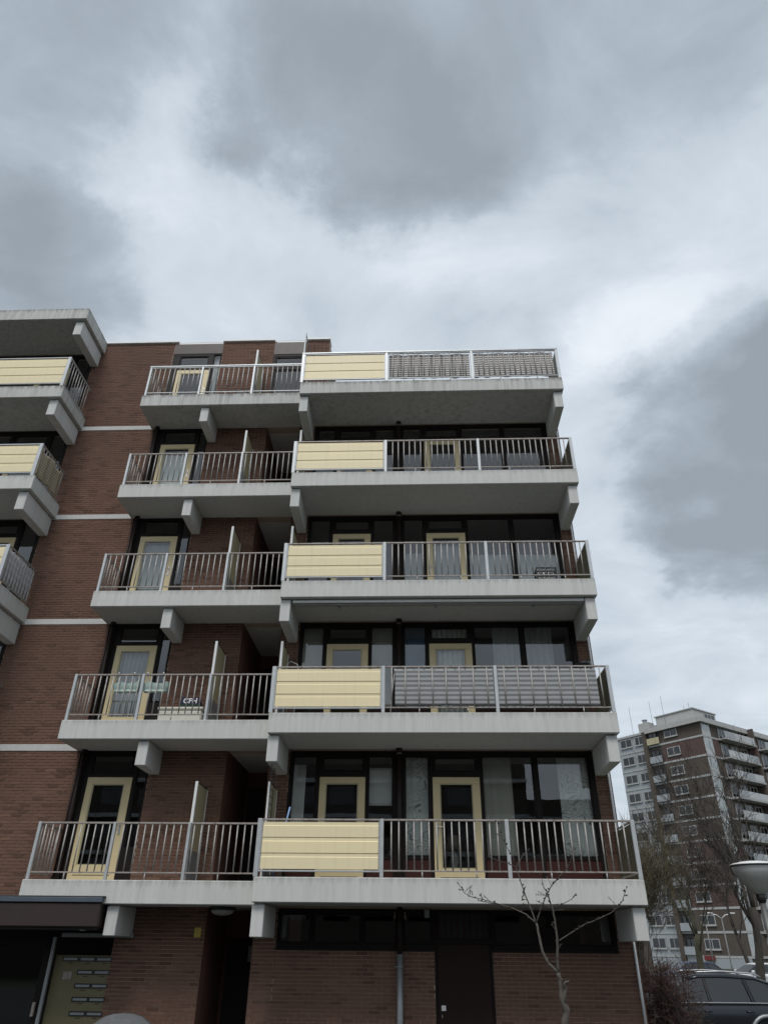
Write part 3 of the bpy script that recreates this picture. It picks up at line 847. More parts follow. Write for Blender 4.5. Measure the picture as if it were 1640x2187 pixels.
for a, b, s_, lb in ((2.20, 4.235, 11, 'checked brown and white cloth on top terrace railing, beside the cream panel'), (4.345, 6.33, 12, 'checked brown and white cloth on top terrace railing, at the right corner')):
    drape('privacy_cloth', lb, 'cloth', 'cloth_check', a, b, z + .05, z + .86, .072, .007, .26, 60, 8, seed=s_, sag=.02, ragged=.05)
z = L(4)
drape('privacy_cloth', 'ochre patterned cloth sagging on the side railing of the upper left balcony', 'cloth', 'cloth_ochre', .03, 1.12, z + .02, z + .80, -6.026, .016, .30, 40, 8, seed=21, axis='y', sag=.10, ragged=.08)
z = L(3)
drape('privacy_cloth', 'pale silver sheet tied on the side railing of the left balcony', 'cloth', 'cloth_silver', .03, 1.22, z + .06, z + .81, -6.062, .006, .13, 30, 8, seed=22, axis='y', sag=.02)

# curtains and blinds seen through the panes
YC = YG + .085
k = 1; z = L(1)
drape('curtain', 'white curtain panel hanging at the left edge of the lowest left window', 'curtain', 'curtain_white', .27, .57, z + .15, z + 2.04, YC, .006, .2, 12, 4, seed=31)
drape('curtain', 'white blind half lowered in the narrow pane left of the pipe, lowest balcony', 'blind', 'curtain_white', 1.79, 2.33, z + 1.28, z + 1.98, YC, .003, .4, 10, 8, seed=32)
drape('curtain', 'swirl-patterned net curtain in the narrow pane right of the pipe, lowest balcony', 'curtain', 'net_swirl', 2.49, 3.04, z + .1, z + 2.24, YC, .012, .14, 30, 4, seed=33)
drape('curtain', 'swirl-patterned net curtain at the right end of the lowest wide window', 'curtain', 'net_swirl', 5.52, 6.14, z + .1, z + 2.24, YC, .012, .14, 30, 4, seed=34)
drape('curtain', 'plain beige curtain in the lowest wide window beside the cream door', 'curtain', 'blind_olive', 4.02, 4.62, z + .1, z + 2.24, YC, .014, .15, 30, 4, seed=35)
k = 2; z = L(2)
drape('blind', 'olive blind in the left narrow pane above the cream panel, balcony with grey cloth', 'blind', 'blind_olive', .29, .82, z + .1, z + 2.22, YC, .004, .5, 10, 4, seed=36)
drape('blind', 'olive blind in the pane left of the pipe, balcony with grey cloth', 'blind', 'blind_olive', 1.79, 2.33, z + .1, z + 2.22, YC, .004, .5, 10, 4, seed=37)
drape('blind', 'dark blue blind in the pane right of the pipe, balcony with grey cloth', 'blind', 'blind_blue', 2.50, 3.03, z + .1, z + 2.22, YC, .004, .5, 10, 4, seed=38)
drape('curtain', 'white net curtain in vertical folds behind the right cream door, balcony with grey cloth', 'curtain', 'curtain_white', 3.10, 3.95, z + .0, z + 2.2, YC, .04, .115, 70, 3, seed=39)
drape('curtain', 'grey folded net curtain in the wide left pane, balcony with grey cloth', 'curtain', 'curtain_grey', 4.45, 5.06, z + .1, z + 2.22, YC, .04, .15, 50, 3, seed=40)
drape('curtain', 'grey folded net curtain in the wide right pane, balcony with grey cloth', 'curtain', 'curtain_grey', 5.10, 5.72, z + .1, z + 2.22, YC, .04, .15, 50, 3, seed=41)
drape('curtain', 'white striped curtain behind the cream door above the mint planters', 'curtain', 'curtain_grey', -3.66, -2.96, z + .0, z + 1.75, YC, .035, .105, 60, 3, seed=42)
k = 3; z = L(3)
drape('curtain', 'grey net curtain behind the right cream door, balcony with awning', 'curtain', 'curtain_grey', 3.10, 3.95, z + .0, z + 1.5, YC, .02, .12, 50, 3, seed=43)
drape('curtain', 'grey net curtain across the wide panes of the balcony with awning', 'curtain', 'curtain_grey', 4.02, 6.12, z + .1, z + 1.25, YC, .02, .13, 90, 3, seed=44)
drape('curtain', 'grey net curtain in the pane right of the pipe, balcony with awning', 'curtain', 'curtain_grey', 2.50, 3.03, z + .1, z + 1.3, YC, .02, .13, 30, 3, seed=45)
drape('curtain', 'pale blue-grey curtain behind the cream door of the third left balcony', 'curtain', 'curtain_grey', -3.66, -2.96, z + .0, z + 1.6, YC, .012, .2, 30, 3, seed=46)
k = 4; z = L(4)
drape('curtain', 'short white net curtain across the wide panes of the fourth balcony', 'curtain', 'curtain_white', 4.05, 5.80, z + .1, z + .78, YC, .015, .12, 90, 3, seed=47)
drape('curtain', 'short white net curtain in the pane right of the pipe, fourth balcony', 'curtain', 'curtain_white', 2.55, 2.98, z + .1, z + .80, YC, .015, .12, 30, 3, seed=48)
drape('curtain', 'white net curtain behind the cream door of the fourth left balcony', 'curtain', 'curtain_white', -3.66, -2.96, z + .0, z + 1.5, YC, .012, .18, 30, 3, seed=49)
z = L(5)
drape('curtain', 'blue-grey curtain in the narrow pane beside the top left door', 'curtain', 'curtain_grey', -2.84, -2.57, z + .1, z + 2.2, YC, .02, .1, 24, 3, seed=50)

# table lamp behind the lowest right door
t = thing('table_lamp', 'table lamp with pale shade behind the lowest right cream door', 'lamp', (3.48, 2.1, L(1) + .2))
ob('lamp_shade', MB().lathe([(.17, 0), (.10, .26), (.098, .26), (.168, .004)], (0, 0, .38), 20), 'lampshade', t, smooth=True)
ob('lamp_base', MB().lathe([(.09, 0), (.1, .02), (.04, .05), (.09, .16), (.085, .26), (.02, .34), (.015, .40)], n=18), 'offwhite', t, smooth=True)
t2 = thing('side_table', 'small dark table under the lamp behind the lowest right door', 'table', (3.48, 2.1, L(1) - .07))
ob('table_top', MB().box(-.3, .3, -.22, .22, .23, .265), 'panel_brown', t2, .005)
for sx in (-1, 1):
    for sy in (-1, 1): ob('leg', MB().box(sx * .27 - .02, sx * .27 + .02, sy * .19 - .02, sy * .19 + .02, 0, .23), 'panel_brown', t2)

# mint planters on the second left balcony
for i, (xc, lb) in enumerate(((-3.03, 'mint green scalloped planter on the rail, left of the railing post'), (-2.44, 'mint green scalloped planter on the rail, right of the railing post'))):
    t = thing('planter', lb, 'planter', (xc, .53, L(2) + .50), group='planters on the second left balcony')
    m = MB(); nx = 24; rows = [(.115, .115, .18), (.105, .09, .09), (.085, .06, 0)]
    for side in (1,):
        ring = []
        for jr, (hw, hd, zz_) in enumerate(((.27, .085, .175), (.275, .09, .12), (.255, .08, .05), (.225, .065, 0.0))):
            for a in range(40):
                an = a / 40 * 6.283; ca, sa = math.cos(an), math.sin(an)
                x = hw * math.copysign(abs(ca) ** .35, ca); y = hd * math.copysign(abs(sa) ** .35, sa)
                dz = .022 * math.sin(x / .27 * 9.4) if jr == 0 else 0
                m.v.append((x, y * (1 + .06 * math.sin(x / .27 * 18)), zz_ + dz))
        for jr in range(3):
            for a in range(40):
                o = jr * 40; a2 = (a + 1) % 40; m.f.append((o + a, o + a2, o + 40 + a2, o + 40 + a))
        m.f.append(tuple(reversed([120 + a for a in range(40)])))
        m.f = [tuple(reversed(q)) for q in m.f]
    ob('bowl', m, 'mint', t, smooth=True)
    ob('soil', MB().box(-.24, .24, -.07, .07, .10, .13), 'bark_dark', t)
    for hx in (-.16, .16):
        ob('hook', MB().tube([(hx, -.06, .12), (hx, -.105, .24), (hx, -.115, .35), (hx, -.14, .36), (hx, -.165, .33)], .009, 6), 'white_plain' , t)

# cool box and lettered bag on the second left balcony
t = thing('storage_box', 'long off-white box on the floor of the second left balcony', 'box', (-1.90, .78, L(2) - .10))
m = MB(); m.box(-.44, .44, -.17, .17, 0, .27); ob('body', m, 'offwhite', t, .03)
m = MB(); m.box(-.46, .46, -.185, .185, .272, .33); ob('lid', m, 'offwhite', t, .02)
t = thing('bag', 'dark navy and green bag lettered CFH, on the off-white box', 'bag', (-1.76, .80, L(2) + .233))
m = MB(); nn = 9
prof = [(-.22, 0), (.22, 0), (.215, .10), (.17, .215), (.05, .225), (-.05, .205), (-.175, .25), (-.2, .11)]
for yy in (-.08, .08): m.v += [(x, yy + (0.02 if yy < 0 else -.02) * (zq > .15), zq) for x, zq in prof]
n_ = len(prof); m.f += [(i, (i + 1) % n_, (i + 1) % n_ + n_, i + n_) for i in range(n_)] + [tuple(reversed(range(n_))), tuple(range(n_, 2 * n_))]
m.f = [tuple(reversed(q)) if len(q) == 4 else tuple(reversed(q)) for q in m.f]
me = m.mesh('bag_body', 'navy', 0); bm = bmesh.new(); bm.from_mesh(me); bmesh.ops.recalc_face_normals(bm, faces=list(bm.faces)); bm.to_mesh(me); bm.free()
link('bag_body', me, t)
ob('bag_base', MB().box(-.225, .225, -.088, .088, .0, .085), 'darkgreen', t, .012)
fc = bpy.data.curves.new('lettering', 'FONT'); fc.body = 'CFH'; fc.size = .145; fc.align_x = 'CENTER'; fc.extrude = .003; fc.space_character = 1.05; fc.offset = .004
fo = bpy.data.objects.new('lettering_source', fc); COL.objects.link(fo)
bpy.context.view_layer.update()
lm = bpy.data.meshes.new_from_object(fo.evaluated_get(bpy.context.evaluated_depsgraph_get())); bpy.data.objects.remove(fo)
lm.materials.clear(); lm.materials.append(MAT['white_plain'])
lo = link('lettering', lm, t, (.0, -.087, .10), rot=(R(82), 0, 0))

# bottle crate on the third right balcony
t = thing('bottle_crate', 'black open bottle crate on the floor of the third right balcony', 'crate', (5.53, .28, L(3) - .06))
m = MB()
for zz_ in (0, .11, .22, .30):
    m.plate(-.21, .21, -.14, .14, [(-.195, .195, -.125, .125)], 0, .001) if False else None
    for yy in (-.15, .135): m.box(-.21, .21, yy, yy + .015, zz_, zz_ + .035)
    for xx in (-.21, .195): m.box(xx, xx + .015, -.135, .135, zz_, zz_ + .035)
for xx in (-.21, -.10, 0.0, .10, .195):
    for yy in (-.149, .136): m.box(xx, xx + .014, yy, yy + .013, .036, .30)
ob('crate_frame', m, 'black_plastic', t)
m = MB()
for i in range(5): m.box(-.19 + i * .08, -.17 + i * .08, -.13, .13, .02, .03)
ob('crate_floor', m, 'black_plastic', t)
for i in range(4):
    for j in range(2):
        ob('bottle', MB().lathe([(.03, 0), (.032, .01), (.032, .15), (.013, .2), (.013, .25)], (-.145 + i * .097, -.07 + j * .12, .032), 10), 'glass_dark' if False else 'chrome', t, smooth=True)

# awning cassette under the third slab
t = thing('awning', 'pale retracted awning cassette across the soffit of the second balcony', 'awning', (0, 0, 0))
ob('cassette', MB().box(.26, 6.20, .16, .30, L(3) - .535, L(3) - .44), 'concrete_far', t, .015)
ob('front_bar', MB().box(.25, 6.21, .105, .145, L(3) - .515, L(3) - .452), 'alu_white', t, .008)
for x in (1.2, 3.2, 5.2): ob('bracket', MB().box(x - .03, x + .03, .14, .33, L(3) - .55, L(3) - .538), 'zinc', t)

# flower pot at the right end of the second balcony, on a stand
t = thing('flower_pot', 'dark round pot on a stand at the right end of the balcony with grey cloth', 'pot', (6.20, .85, L(2) - .06))
ob('pot', MB().lathe([(.09, .98), (.12, 1.18), (.14, 1.20), (.14, 1.25), (.125, 1.25), (.11, 1.19)], n=20), 'black_plastic', t, smooth=True)
for a in range(3):
    an = a * 2.094; ob('leg', MB().tube([(.13 * math.cos(an), .13 * math.sin(an), 0), (.08 * math.cos(an), .08 * math.sin(an), .99)], .01, 6), 'black_plastic', t)
# folding chair frame left end of the second balcony
t = thing('folding_chair', 'metal folding chair leaning behind the cream panel of the second balcony', 'chair', (.24, .75, L(2) - .06))
ob('frame', MB().tube([(-.10, -.16, 0), (-.10, -.02, 1.20), (-.04, 0, 1.27), (.10, 0, 1.20), (.13, -.02, 1.12), (.13, -.16, 0)], .013, 8), 'alu', t, smooth=True)
ob('frame', MB().tube([(-.06, .16, 0), (-.06, -.1, .85), (.09, -.1, .85), (.09, .16, 0)], .011, 8), 'alu', t, smooth=True)
ob('backrest', MB().box(-.095, .125, -.03, -.022, 1.0, 1.17), 'black_plastic', t, .003)
ob('seat', MB().box(-.09, .12, -.19, .12, .47, .50), 'black_plastic', t, .003)
# broom handle and trellis on the lowest balcony
t = thing('broom', 'pale blue broom handle leaning above the lowest cream panel', 'broom', (.06, .75, L(1) - .06))
ob('handle', MB().tube([(.12, 0, .05), (.40, -.32, 1.16)], .016, 8), 'blue_pole', t, smooth=True)
ob('brush_head', MB().box(-.06, .26, -.03, .03, 0, .08), 'black_plastic', t, .005)
t = thing('trellis', 'narrow black wire trellis fixed under the beam at the lowest left corner', 'trellis', (.105, .22, L(1) - .06))
for yy in (0, .33): ob('upright', MB().tube([(0, yy, 0), (0, yy, 1.86)], .009, 6), 'black_plastic', t)
for i in range(15): ob('rung', MB().tube([(0, 0, .1 + i * .122), (0, .33, .1 + i * .122)], .007, 5), 'black_plastic', t)
# small barbecue on the top left balcony
t = thing('barbecue', 'small black barbecue behind the railing of the top left balcony', 'barbecue', (-1.62, .75, L(5) - .10))
ob('bowl', MB().box(-.16, .14, -.14, .14, .20, .30), 'black_plastic', t, .02)
ob('shelf', MB().box(-.15, .13, -.13, .13, .10, .115), 'zinc', t)
ob('lid', MB().tube([(-.19, -.05, .31), (-.19, -.05, .40), (-.10, -.05, .42)], .014, 6), 'black_plastic', t)
for sx in (-.13, .11):
    for sy in (-.1, .1): ob('leg', MB().box(sx - .012, sx + .012, sy - .012, sy + .012, 0, .2), 'zinc', t)
# dark hose lying on the second right balcony floor
m = MB(); pts = [(.45 + .12 * math.cos(a * .5) + a * .006, .5 + .12 * math.sin(a * .5), L(2) - .04 + a * .0025) for a in range(60)]
m.tube(pts, .012, 6); tag(ob('garden_hose', m, 'darkgreen', smooth=True), 'coiled dark hose on the floor under the cream panel of the second balcony', 'hose')
# loose washing line on the second balcony
m = MB(); m.tube([(2.36, .10, L(2) + .82), (2.33, .11, L(2) + .5), (2.30, .12, L(2) + .25), (2.28, .12, L(2) - .05)], .008, 6)
tag(ob('cable', m, 'white_plain', smooth=True), 'loose white cable hanging inside the railing left of the grey cloth', 'cable')

# ================================================================== FOREGROUND
# grey domed container at the kerb
t = thing('waste_container', 'grey domed container top at the bottom edge by the entrance', 'container', (-.79, -3.0, .06))
ob('body', MB().lathe([(.36, 0), (.37, .02), (.37, .95), (.35, 1.0), (.35, 1.04)], n=32), 'bin_grey', t, smooth=False)
dm = MB().lathe([(.40, 1.04), (.405, 1.08), (.385, 1.16), (.33, 1.245), (.23, 1.31), (.12, 1.34), (.01, 1.35)], n=14)
ob('dome_lid', dm, 'bin_grey', t)

# sapling: traced stems at their real size, some leaning to or from the viewer
SAP = {'trunk': ([(3.86, .06), (3.815, .6), (3.80, 1.2), (3.809, 1.634), (3.835, 1.711), (3.81, 1.779), (3.806, 1.882), (3.799, 1.959)], .048, .026, 0),
       'stub': ([(3.812, 1.76), (3.840, 1.845), (3.834, 1.889), (3.867, 1.905)], .024, .012, -.03),
       'L': ([(3.799, 1.959), (3.73, 2.015), (3.696, 2.094), (3.683, 2.204), (3.673, 2.289)], .021, .014, .06),
       'R': ([(3.799, 1.959), (3.802, 2.059), (3.811, 2.164), (3.807, 2.279), (3.798, 2.385), (3.775, 2.454), (3.766, 2.493), (3.736, 2.54), (3.725, 2.603)], .018, .003, -.10),
       'RR': ([(3.812, 2.164), (3.916, 2.22), (4.027, 2.281), (4.135, 2.319), (4.227, 2.358), (4.277, 2.396), (4.314, 2.443), (4.348, 2.528)], .010, .003, -.25),
       'L1': ([(3.673, 2.289), (3.603, 2.353), (3.502, 2.398), (3.417, 2.424), (3.33, 2.439), (3.234, 2.458)], .011, .003, .22),
       'L1b': ([(3.417, 2.424), (3.33, 2.447), (3.244, 2.469), (3.157, 2.488), (3.114, 2.516), (3.094, 2.563)], .007, .003, .12),
       'L2': ([(3.673, 2.289), (3.641, 2.391), (3.607, 2.492), (3.578, 2.602), (3.555, 2.69), (3.536, 2.78), (3.496, 2.854), (3.466, 2.929), (3.444, 2.997), (3.427, 3.075)], .012, .002, .15),
       'L2a': ([(3.556, 2.702), (3.494, 2.722), (3.397, 2.742), (3.309, 2.774)], .006, .003, -.10),
       'L2b': ([(3.556, 2.702), (3.618, 2.788), (3.697, 2.855)], .006, .003, .10),
       'L3': ([(3.673, 2.289), (3.722, 2.407), (3.765, 2.485), (3.807, 2.548), (3.878, 2.62), (3.947, 2.676), (3.976, 2.733), (4.001, 2.832)], .011, .002, -.18),
       'L3a': ([(3.811, 2.55), (3.785, 2.623)], .004, .003, .02), 'Ra': ([(3.798, 2.385), (3.74, 2.419), (3.687, 2.45)], .006, .003, .1),
       'Rb': ([(3.803, 2.397), (3.89, 2.428), (3.946, 2.455), (3.977, 2.494)], .006, .003, -.1), 'Rc': ([(3.801, 2.376), (3.898, 2.386)], .005, .003, .05),
       'L2c': ([(3.618, 2.46), (3.571, 2.422 + .03), (3.588, 2.50)], .004, .003, -.03)}
ROOTS = {'trunk': None, 'stub': None, 'L': 'trunk', 'R': 'trunk', 'RR': 'R', 'L1': 'L', 'L1b': 'L1', 'L2': 'L', 'L2a': 'L2', 'L2b': 'L2', 'L3': 'L', 'L3a': 'L3', 'Ra': 'R', 'Rb': 'R', 'Rc': 'R', 'L2c': 'L2'}
t = thing('sapling', 'slender bare sapling with buds in front of the ground floor', 'tree', (3.86, -6.6, .06))
made = {}
crown = MB(); trunk = MB(); buds = MB()
for key, (pp, r0, r1, lean) in SAP.items():
    if key in ('L', 'R'): r0 *= .62; r1 *= .62
    elif key not in ('trunk', 'stub'): r0 *= .50; r1 *= .75
    else: r0 *= .76; r1 *= .56
    par = ROOTS[key]; y0 = 0.0
    if par:
        q = min(made[par], key=lambda v: (v.x - pp[0][0]) ** 2 + (v.z - pp[0][1]) ** 2); y0 = q.y
    raw = [Vector((x, y0 + lean * (i / (len(pp) - 1)), zq)) for i, (x, zq) in enumerate(pp)]
    # resample with wobble
    pts = []
    for i in range(len(raw) - 1):
        for s_ in range(3):
            pts.append(raw[i].lerp(raw[i+1], s_ / 3) + (Vector((rng.uniform(-1, 1), rng.uniform(-1, 1), rng.uniform(-1, 1))) * min(.004, r0 * .25) if s_ else Vector()))
    pts.append(raw[-1]); made[key] = raw if len(raw) < 2 else pts
    n = len(pts); rad = [r0 + (r1 - r0) * (i / (n - 1)) for i in range(n)]
    if key == 'trunk': rad = [r_ * (1 + .14 * math.sin(i * 2.1) + rng.uniform(-.10, .12)) for i, r_ in enumerate(rad)]
    loc = [p - Vector((3.86, 0, .06)) for p in pts]
    (trunk if key in ('trunk', 'stub') else crown).tube(loc, rad, 8 if r0 > .015 else 6)
    if r0 < .02:
        for i in range(2, n):
            if rng.random() < .25 and r0 > .003:
                d_ = Vector((rng.uniform(-1, 1), rng.uniform(-1, 1), rng.uniform(-.1, 1))).normalized(); ln = rng.uniform(.03, .09); p = loc[i]
                crown.tube([p, p + d_ * ln * .5 + Vector((0, 0, .004)), p + d_ * ln + Vector((0, 0, .012))], [.0028, .002, .0012], 4)
                for q_ in (.5, .8, 1.0):
                    e_ = p + d_ * ln * q_; buds.tube([e_, e_ + Vector((rng.uniform(-.006, .006), rng.uniform(-.006, .006), .010))], [.0045, .002], 4)
            if rng.random() < .62:
                d_ = Vector((rng.uniform(-1, 1), rng.uniform(-1, 1), rng.uniform(-.2, 1))).normalized()
                p = loc[i]; ln = rng.uniform(.010, .022)
                buds.tube([p, p + d_ * ln * .6, p + d_ * ln], [.003, .0068, .003], 5)
                if rng.random() < .4:
                    d2 = (d_ + Vector((rng.uniform(-.8, .8), rng.uniform(-.8, .8), 0))).normalized(); buds.tube([p, p + d2 * ln * .6, p + d2 * ln], [.003, .006, .0025], 5)
ob('trunk', trunk, 'bark_sapling', t, smooth=True); ob('crown', crown, 'bark_sapling', t, smooth=True); stuff(ob('buds', buds, 'bud', t))

# ------------------------------------------------------------------ bare trees
def bare_tree(name, label, base, height, seed, trunk_r, spread=.9, fork=.28, mats=('bark', 'twig'), twig_n=5, levels=5, group=None, up=.35, droop=0.0, first=None, stems=1, tmin=.010):
    r_ = random.Random(seed); t = thing(name, label, 'tree', base, group=group)
    tr, cr, tw_ = MB(), MB(), MB()
    def grow(p, d, ln, r0, lev):
        seg = 5 if lev < 2 else 4 if lev < 4 else 3; pts = [p.copy()]; rad = [r0]; d = d.copy(); r1 = r0 * (.62 if lev < levels else .35)
        for i in range(seg):
            jit = .10 + .05 * lev
            d = (d + Vector((r_.uniform(-1, 1), r_.uniform(-1, 1), r_.uniform(-1, 1))) * jit + Vector((0, 0, (up * .16 if lev > 0 else .1) - droop * .1 * lev))).normalized()
            pts.append(pts[-1] + d * ln / seg); rad.append(r0 + (r1 - r0) * (i + 1) / seg)
        (tr if lev == 0 else cr if lev < 4 else tw_).tube(pts, rad, 9 if lev == 0 else (6 if lev < 3 else 3), cap=lev < 2)
        if lev >= levels: return
        nch = 3 if lev == 0 else (r_.choice((3, 4)) if lev < 3 else 4 if lev < levels - 1 else twig_n)
        for c in range(nch):
            fr = 1.0 if c == 0 else r_.uniform(.25 if lev else fork, .98)
            i = min(int(fr * seg), seg - 1); f = fr * seg - i
            q = pts[i].lerp(pts[i+1], f); dd = (pts[i+1] - pts[i]).normalized()
            side = dd.orthogonal().normalized(); side.rotate(Matrix.Rotation(r_.uniform(0, 6.283), 3, dd))
            ang = r_.uniform(.18, .45) if c == 0 else r_.uniform(.5, .95) * spread
            nd = (dd * math.cos(ang) + side * math.sin(ang)); nd.z += up * .25; nd.normalize()
            rr = max(tmin, (rad[i] + (rad[i+1] - rad[i]) * f) * (.82 if c == 0 else r_.uniform(.40, .62)))
            grow(q, nd, ln * (r_.uniform(.68, .88) if c == 0 else r_.uniform(.55, .82)), rr, lev + 1)
    for s_ in range(stems):
        off = Vector((r_.uniform(-.4, .4), r_.uniform(-.4, .4), 0)) * (stems > 1)
        grow(off, Vector((off.x * .5, off.y * .5, 1)).normalized(), height * (first or .36), trunk_r, 0)
    # root flare
    tr.tube([(0, 0, -.2), (0, 0, .15), (0, 0, .5)], [trunk_r * 1.5, trunk_r * 1.25, trunk_r], 10) if stems == 1 else None
    mz = max(v[2] for m_ in (tr, cr, tw_) for v in m_.v); kz = height / mz; kx = min(1.15, kz * 1.1)
    for m_ in (tr, cr, tw_): m_.v = [(v[0] * kx, v[1] * kx, v[2] * kz) for v in m_.v]
    ob('trunk', tr, mats[0], t, smooth=True); ob('limbs', cr, mats[0], t, smooth=True); ob('crown', tw_, mats[1], t)
    return t

bare_tree('bare_tree', 'large bare dark tree behind the street lamp at the right edge', (16.9, 22.3, 0), 12.4, 5, .21, .85, .5, ('bark_dark', 'bark_dark'), 3, 6, up=.45, first=.34, tmin=.011)
bare_tree('bare_tree', 'bare tree with mossy trunk in front of the far block', (18.6, 34.2, 0), 11.0, 13, .27, .75, .6, ('moss_bark', 'twig'), 4, 6, up=.5, first=.34, tmin=.015)
bare_tree('bare_tree', 'pale yellowish twiggy tree beside the right corner of the brick block', (11.5, 17.8, 0), 8.2, 21, .075, .7, .3, ('bark', 'twig_yellow'), 5, 6, up=.6, first=.28, stems=3, tmin=.0065)
bare_tree('bare_tree', 'thin bare tree behind the lamp pole near the far balconies', (24.6, 42.6, 0), 11.5, 31, .17, .7, .5, ('bark_dark', 'twig'), 8, 5, up=.6, first=.36, tmin=.018)
bare_tree('bare_tree', 'bare brown tree between the hedge and the far grey wing', (14.4, 30.5, 0), 9.5, 41, .11, .75, .4, ('bark', 'twig'), 6, 6, up=.5, first=.3, stems=2, tmin=.013)

# ------------------------------------------------------------------ hedge: a tangle of twigs
h = thing('hedge', 'reddish brown leafless bush at the right corner of the brick block', 'bush', (7.9, 3.7, 0))
r_ = random.Random(77); stems_, tw = MB(), MB()
for i in range(36):
    b = Vector((r_.uniform(-.85, .02), r_.uniform(-.5, .5), 0)); top = Vector((b.x + r_.uniform(-.35, .35), b.y + r_.uniform(-.3, .3), r_.uniform(1.45, 1.95)))
    if b.x > .3: top.z *= .82 - .25 * (b.x - .3)
    mid = b.lerp(top, .5) + Vector((r_.uniform(-.12, .12), r_.uniform(-.12, .12), 0))
    stems_.tube([b, mid, top], [.022, .015, .006], 5)
    for j in range(46):
        f = r_.uniform(.12, 1.0); p = (b.lerp(mid, f * 2) if f < .5 else mid.lerp(top, f * 2 - 1))
        d = Vector((r_.uniform(-1, 1), r_.uniform(-1, 1), r_.uniform(-.25, .9))).normalized(); ln = r_.uniform(.16, .42)
        q = p + d * ln * .5 + Vector((r_.uniform(-.04, .04), r_.uniform(-.04, .04), .02)); e = p + d * ln + Vector((r_.uniform(-.06, .06), r_.uniform(-.06, .06), r_.uniform(-.02, .08)))
        tw.tube([p, q, e], [.006, .0045, .0025], 3, cap=False)
        for s_ in range(3):
            d2 = (d + Vector((r_.uniform(-1, 1), r_.uniform(-1, 1), r_.uniform(-.6, .9)))).normalized(); p2 = q.lerp(e, r_.uniform(0, .9))
            tw.tube([p2, p2 + d2 * r_.uniform(.06, .18)], [.0038, .002], 3, cap=False)
ob('stems', stems_, 'bark_dark', h); stuff(ob('twigs', tw, 'twig_red', h))
# ivy-dark low shrub in front of the car's nose
h = thing('shrub', 'low dark twiggy shrub in front of the parked grey car', 'bush', (8.15, 4.6, 0))
r_ = random.Random(78); tw = MB(); st_ = MB()
for i in range(20):
    b = Vector((r_.uniform(-.75, .25), r_.uniform(-.5, .5), 0)); top = b + Vector((r_.uniform(-.3, .3), r_.uniform(-.3, .3), r_.uniform(.7, 1.25) - .4 * max(0, b.x)))
    st_.tube([b, b.lerp(top, .5) + Vector((r_.uniform(-.08, .08), 0, 0)), top], [.014, .01, .004], 4)
    for j in range(40):
        p = b.lerp(top, r_.uniform(.2, 1)); d = Vector((r_.uniform(-1, 1), r_.uniform(-1, 1), r_.uniform(-.3, .9))).normalized(); ln = r_.uniform(.12, .35)
        e = p + d * ln; q = p.lerp(e, .5) + Vector((r_.uniform(-.03, .03), r_.uniform(-.03, .03), .02)); tw.tube([p, q, e], [.005, .004, .002], 3, cap=False)
        for s_ in range(2):
            d2 = (d + Vector((r_.uniform(-1, 1), r_.uniform(-1, 1), r_.uniform(-.5, .9)))).normalized(); tw.tube([q, q + d2 * r_.uniform(.06, .18)], [.0035, .002], 3, cap=False)
ob('stems', st_, 'bark_dark', h); stuff(ob('twigs', tw, 'twig', h))

# ------------------------------------------------------------------ street lamps
t = thing('street_lamp', 'grey post-top street lamp with pale cone bowl and flat lid at the right edge', 'street lamp', (9.06, 1.82, 0))
ob('pole', MB().lathe([(.075, 0), (.075, .9), (.058, 1.0), (.052, 2.92)], n=16), 'pole_grey', t, smooth=True)
ob('collar', MB().lathe([(.055, 2.85), (.08, 2.90), (.092, 2.985), (.08, 2.992)], n=20), 'black_plastic', t, smooth=True)
ob('bowl', MB().lathe([(.085, 2.99), (.115, 3.01), (.20, 3.11), (.30, 3.235), (.37, 3.345), (.39, 3.44), (.375, 3.46)], n=36), 'lamp_bowl', t, smooth=True)
ob('lid', MB().lathe([(.385, 3.463), (.425, 3.47), (.43, 3.480), (.36, 3.505), (.2, 3.535), (.05, 3.545)], n=36), 'alu_white', t, smooth=True)
ob('lid_rim', MB().lathe([(.36, 3.4605), (.40, 3.4615), (.428, 3.468), (.41, 3.466)], n=36), 'black_plastic', t)

t = thing('street_lamp', 'slim double-arm street light in front of the far red brick storey', 'street lamp', (28.8, 57.1, 0))
ob('pole', MB().lathe([(.09, 0), (.09, .8), (.06, 1.0), (.045, 4.4)], n=10), 'pole_grey', t, smooth=True)
for sx in (-1, 1):
    ob('arm', MB().tube([(0, 0, 4.35), (sx * .35, 0, 4.62), (sx * .95, 0, 4.75)], .03, 8), 'alu_white', t, smooth=True)
    ob('lamp_head', MB().box(sx * .95 - .25, sx * .95 + .25, -.09, .09, 4.72, 4.80), 'alu_white', t, .02)
t = thing('sign_post', 'bare dark post left of the double-arm street light', 'post', (25.6, 52.0, 0))
ob('pole', MB().lathe([(.07, 0), (.05, 3.9)], n=10), 'pole_grey', t, smooth=True); ob('cap', MB().lathe([(.06, 3.9), (.06, 3.97)], n=10), 'black_plastic', t)

# ------------------------------------------------------------------ cars
def loft(sections):
    mb = MB(); n = len(sections[0])
    for s_ in sections: mb.v += s_
    for i in range(len(sections) - 1):
        for j in range(n - 1):
            a = i * n + j; mb.f.append((a, a + n, a + n + 1, a + 1))
    mb.f.append(tuple(reversed([j for j in range(n)]))); o = (len(sections) - 1) * n; mb.f.append(tuple(o + j for j in range(n)))
    return mb
def fixn(me):
    bm = bmesh.new(); bm.from_mesh(me); bmesh.ops.recalc_face_normals(bm, faces=list(bm.faces)); bm.to_mesh(me); bm.free(); return me

